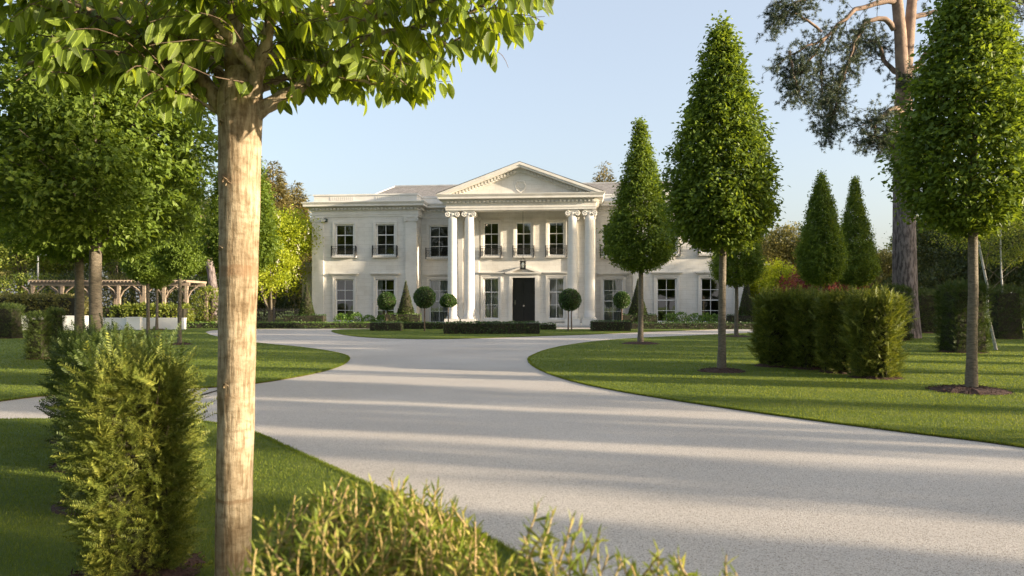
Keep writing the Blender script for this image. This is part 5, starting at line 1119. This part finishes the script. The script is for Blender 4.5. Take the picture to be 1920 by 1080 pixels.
# giant pine
def big_pine():
    D = 32.0; root = empty('pine_tree', (AT(1697, D), D, 0), 'giant Scots pine with forked trunk and drooping blue green branches at upper right', 'tree'); ox = root.location.x
    def pt(px, py, dd=0.): d = D+dd; return np.array((AT(px, d)-ox, dd, ZZ(py, d)))
    r = np.random.default_rng(77); tb = Tubes(); up = Tubes(); tg = Tubes()
    tb.add([pt(1697, 640), pt(1697, 560), pt(1696, 480), pt(1695, 400), pt(1694, 300), pt(1694, 205)], [.66, .5, .47, .44, .40, .36], 24)
    up.add([pt(1694, 212), pt(1692, 140), pt(1688, 60), pt(1682, 0), pt(1676, -80), pt(1670, -200)], [.37, .26, .24, .22, .18, .08], 16)
    up.add([pt(1697, 200, .1), pt(1700, 130, .15), pt(1705, 60, .2), pt(1710, 0, .3), pt(1722, -90, .4), pt(1735, -220, .5)], [.30, .23, .22, .2, .16, .07], 16)
    limbs = [[(1685,5,0),(1650,5,-.3),(1615,10,-.5),(1590,30,-.7),(1565,50,-.8),(1545,75,-1),(1520,85,-1.2),(1490,95,-1.3),(1460,120,-1.4)],
             [(1676,55,0),(1660,32,-.2),(1640,36,-.3),(1622,38,-.4),(1612,60,-.4),(1600,85,-.5),(1592,110,-.6),(1585,135,-.6)],
             [(1620,38,-.4),(1617,60,.2),(1603,80,.5),(1598,110,.7),(1590,130,.8),(1560,160,.9),(1540,200,1)],
             [(1590,30,-.7),(1560,60,-.2),(1540,110,0),(1537,150,.2),(1545,190,.2)],
             [(1545,75,-1),(1520,110,-1),(1500,135,-1),(1475,130,-1)],
             [(1540,60,-1),(1500,30,-1.2),(1470,20,-1.3),(1450,45,-1.3)],
             [(1680,-20,0),(1620,-40,-.6),(1560,-30,-1),(1510,0,-1.3),(1470,10,-1.5)],
             [(1695,140,0),(1665,130,.6),(1650,90,1),(1640,70,1.2),(1620,85,1.4)],
             [(1694,215,-.2),(1680,200,-.6),(1660,215,-.9),(1640,225,-1),(1615,235,-1.1)],
             [(1694,230,-.3),(1675,250,-.8),(1655,262,-1),(1635,255,-1.2)],
             [(1700,138,.2),(1720,125,.2),(1745,90,.3),(1780,60,.4),(1830,40,.5),(1880,50,.5)],
             [(1707,30,.2),(1740,26,.4),(1790,20,.5),(1850,10,.5),(1910,20,.6)],
             [(1712,0,.3),(1780,-30,.6),(1850,-20,.8),(1920,10,1)],
             [(1700,170,.2),(1715,150,-.3),(1712,160,-.6),(1730,150,-.8)],
             [(1560,160,.9),(1555,200,.9),(1560,235,.9),(1550,255,.8)],
             [(1672,-120,0),(1600,-120,-.8),(1540,-90,-1.4),(1490,-60,-1.6)],
             [(1735,-120,.5),(1820,-100,.8),(1900,-60,1.2)],
             [(1850,10,.5),(1870,60,.4),(1890,110,.4),(1900,170,.4)],[(1830,40,.5),(1860,90,.7),(1880,140,.8)],
             [(1480,95,-1.3),(1490,150,-1.3),(1500,180,-1.2)],[(1585,135,-.6),(1570,170,-.6),(1565,215,-.6)],[(1640,225,-1),(1640,255,-.9),(1665,265,-.7),(1680,280,-.7)]]
    tips = []
    for L in limbs:
        q = np.array([pt(*p) for p in L]); m = 14; tt = np.linspace(0, len(q)-1, m); qq = np.stack([np.interp(tt, range(len(q)), q[:, i]) for i in range(3)], 1)
        qq[1:-1] = (qq[:-2]+qq[1:-1]*2+qq[2:])/4+r.normal(size=(m-2, 3))*.03; up.add(qq, np.linspace(.13 if abs(L[0][0]-1697) < 30 else .06, .02, m), 7)
        for k in range(3, m):
            for _ in range(6 if k > 4 else 2):
                d = unit((qq[k]-qq[k-1])*1.2+r.normal(size=3)*.42+np.array([0, 0, -.05])); Lh = r.uniform(.35, 1.25); s = [qq[k]]; dd = d
                for j in range(6): dd = unit(dd+r.normal(size=3)*.28+np.array([0, 0, -.03])); s.append(s[-1]+dd*Lh/6)
                s = np.array(s); tg.add(s, np.linspace(.013, .005, 7), 4); tips += [s[i] for i in (3, 4, 5, 6)]+[s[6]+r.normal(size=3)*.08, s[5]+r.normal(size=3)*.1]
                for _2 in range(2):
                    e = s[r.integers(2, 6)]; f = e+unit(r.normal(size=3)+dd*.5)*r.uniform(.15, .35); tg.add([e, (e+f)/2+r.normal(size=3)*.02, f], [.006, .004, .003], 3); tips += [f, f+r.normal(size=3)*.06]
    tr = tb.build('trunk', M['pine_bark'], root); br_ = up.build('branches', M['pine_upper'], root); tg.build('twigs', M['core'], br_)
    tips = np.array(tips); tips = tips[r.uniform(0, 1, len(tips)) < .66]; n = len(tips); V, T = scatter(PUFF, tips, frames(r.normal(size=(n, 3)), r.normal(size=(n, 3))), r.uniform(.12, .19, n)); np_obj('crown', V, T, M['pine'], root)
    print('pine tips', n)
big_pine()
# leaning pink trunk on the left
root = empty('pine_tree', (AT(402, 50), 50, 0), 'leaning pine with pink orange upper trunk left of the nearest hornbeam', 'tree'); ox = root.location.x
def p5(px, py): return (AT(px, 50)-ox, 0, ZZ(py, 50))
tb = Tubes(); tb.add([p5(405, 625), p5(403, 590), p5(401, 550), p5(396, 510), p5(392, 490)], [.34, .3, .28, .26, .24], 14); tb.build('trunk', M['pine_bark'], root)
tb = Tubes(); tb.add([p5(392.5, 492), p5(388, 465), p5(382, 430), p5(370, 400), p5(355, 370), p5(345, 330)], [.235, .22, .19, .17, .14, .08], 14); tb.build('upper_trunk', M['pine_upper'], root)
r_ = np.random.default_rng(8); n = 900; C = np.array(p5(340, 320))+r_.normal(size=(n, 3))*np.array([1.6, 1.4, 1.0]); V, T = scatter(PUFF, C, frames(r_.normal(size=(n, 3)), r_.normal(size=(n, 3))), .22*np.ones(n)); np_obj('crown', V, T, M['pine'], root)

# ------------------------------------------------------------------ unseen woodland placed to shade drive and house; trees behind camera for window reflections
sw = broad_tree(13, 3.3, 301, 'broad_dark', .30, 1300, 12, .02, name='woodland_tree', lobes=26, lr=(.24, .42), reach=.75)
wood = [(41, 38.2, .38, 1.15), (24, 5.2, .42, .95), (24.3, 2.25, .30, .86), (24, -.15, .28, .62), (24, -2.9, .42, .43), (24.4, -5.6, .45, .42), (24, -8.6, .48, .45), (24, -12, .6, .6), (24.2, 8.0, .16, .66), (24.5, 11.2, .58, .78), (24, 14.6, .5, .8), (24.5, 17.6, .6, .8), (41, 18.0, .9, 1.0), (41, 24.2, 1.0, 1.0), (43, 29.5, .9, .8), (25, -16.5, .8, .8), (26, -22, 1.0, .9), (42, -28, 1.1, 1.1), (54, 20, 1.0, 1.0)]  # gaps shape the sun streaks; first tree added to shade left wing and portico
for i, (x, y, s, h) in enumerate(wood):
    lab = 'woodland tree out of frame to the right, placed to shade the drive and house'
    if i == 0: setup(sw, (x, y, 0), lab, 'tree', 'woodland trees east of the garden', 0, (s, s, h))
    else: place_copy(sw, (x, y, 0), lab, i*1.1, (s, s, h), 'woodland trees east of the garden')
for i, (x, y, s) in enumerate([(-26, -24, 1.7), (-17, -28, 1.8), (-8, -26, 1.6), (0, -30, 1.8), (9, -27, 1.6), (18, -29, 1.7), (-36, -20, 1.7), (-45, -16, 1.7), (28, -28, 1.6)]):  # unseen, added so the window panes reflect foliage instead of bare sky
    place_copy(T_b1 if i % 3 else T_b3, (x, y, 0), 'unseen tree behind the camera, added for the window reflections', i*.9, (s, s, s), 'trees behind the camera')
sow_grass()
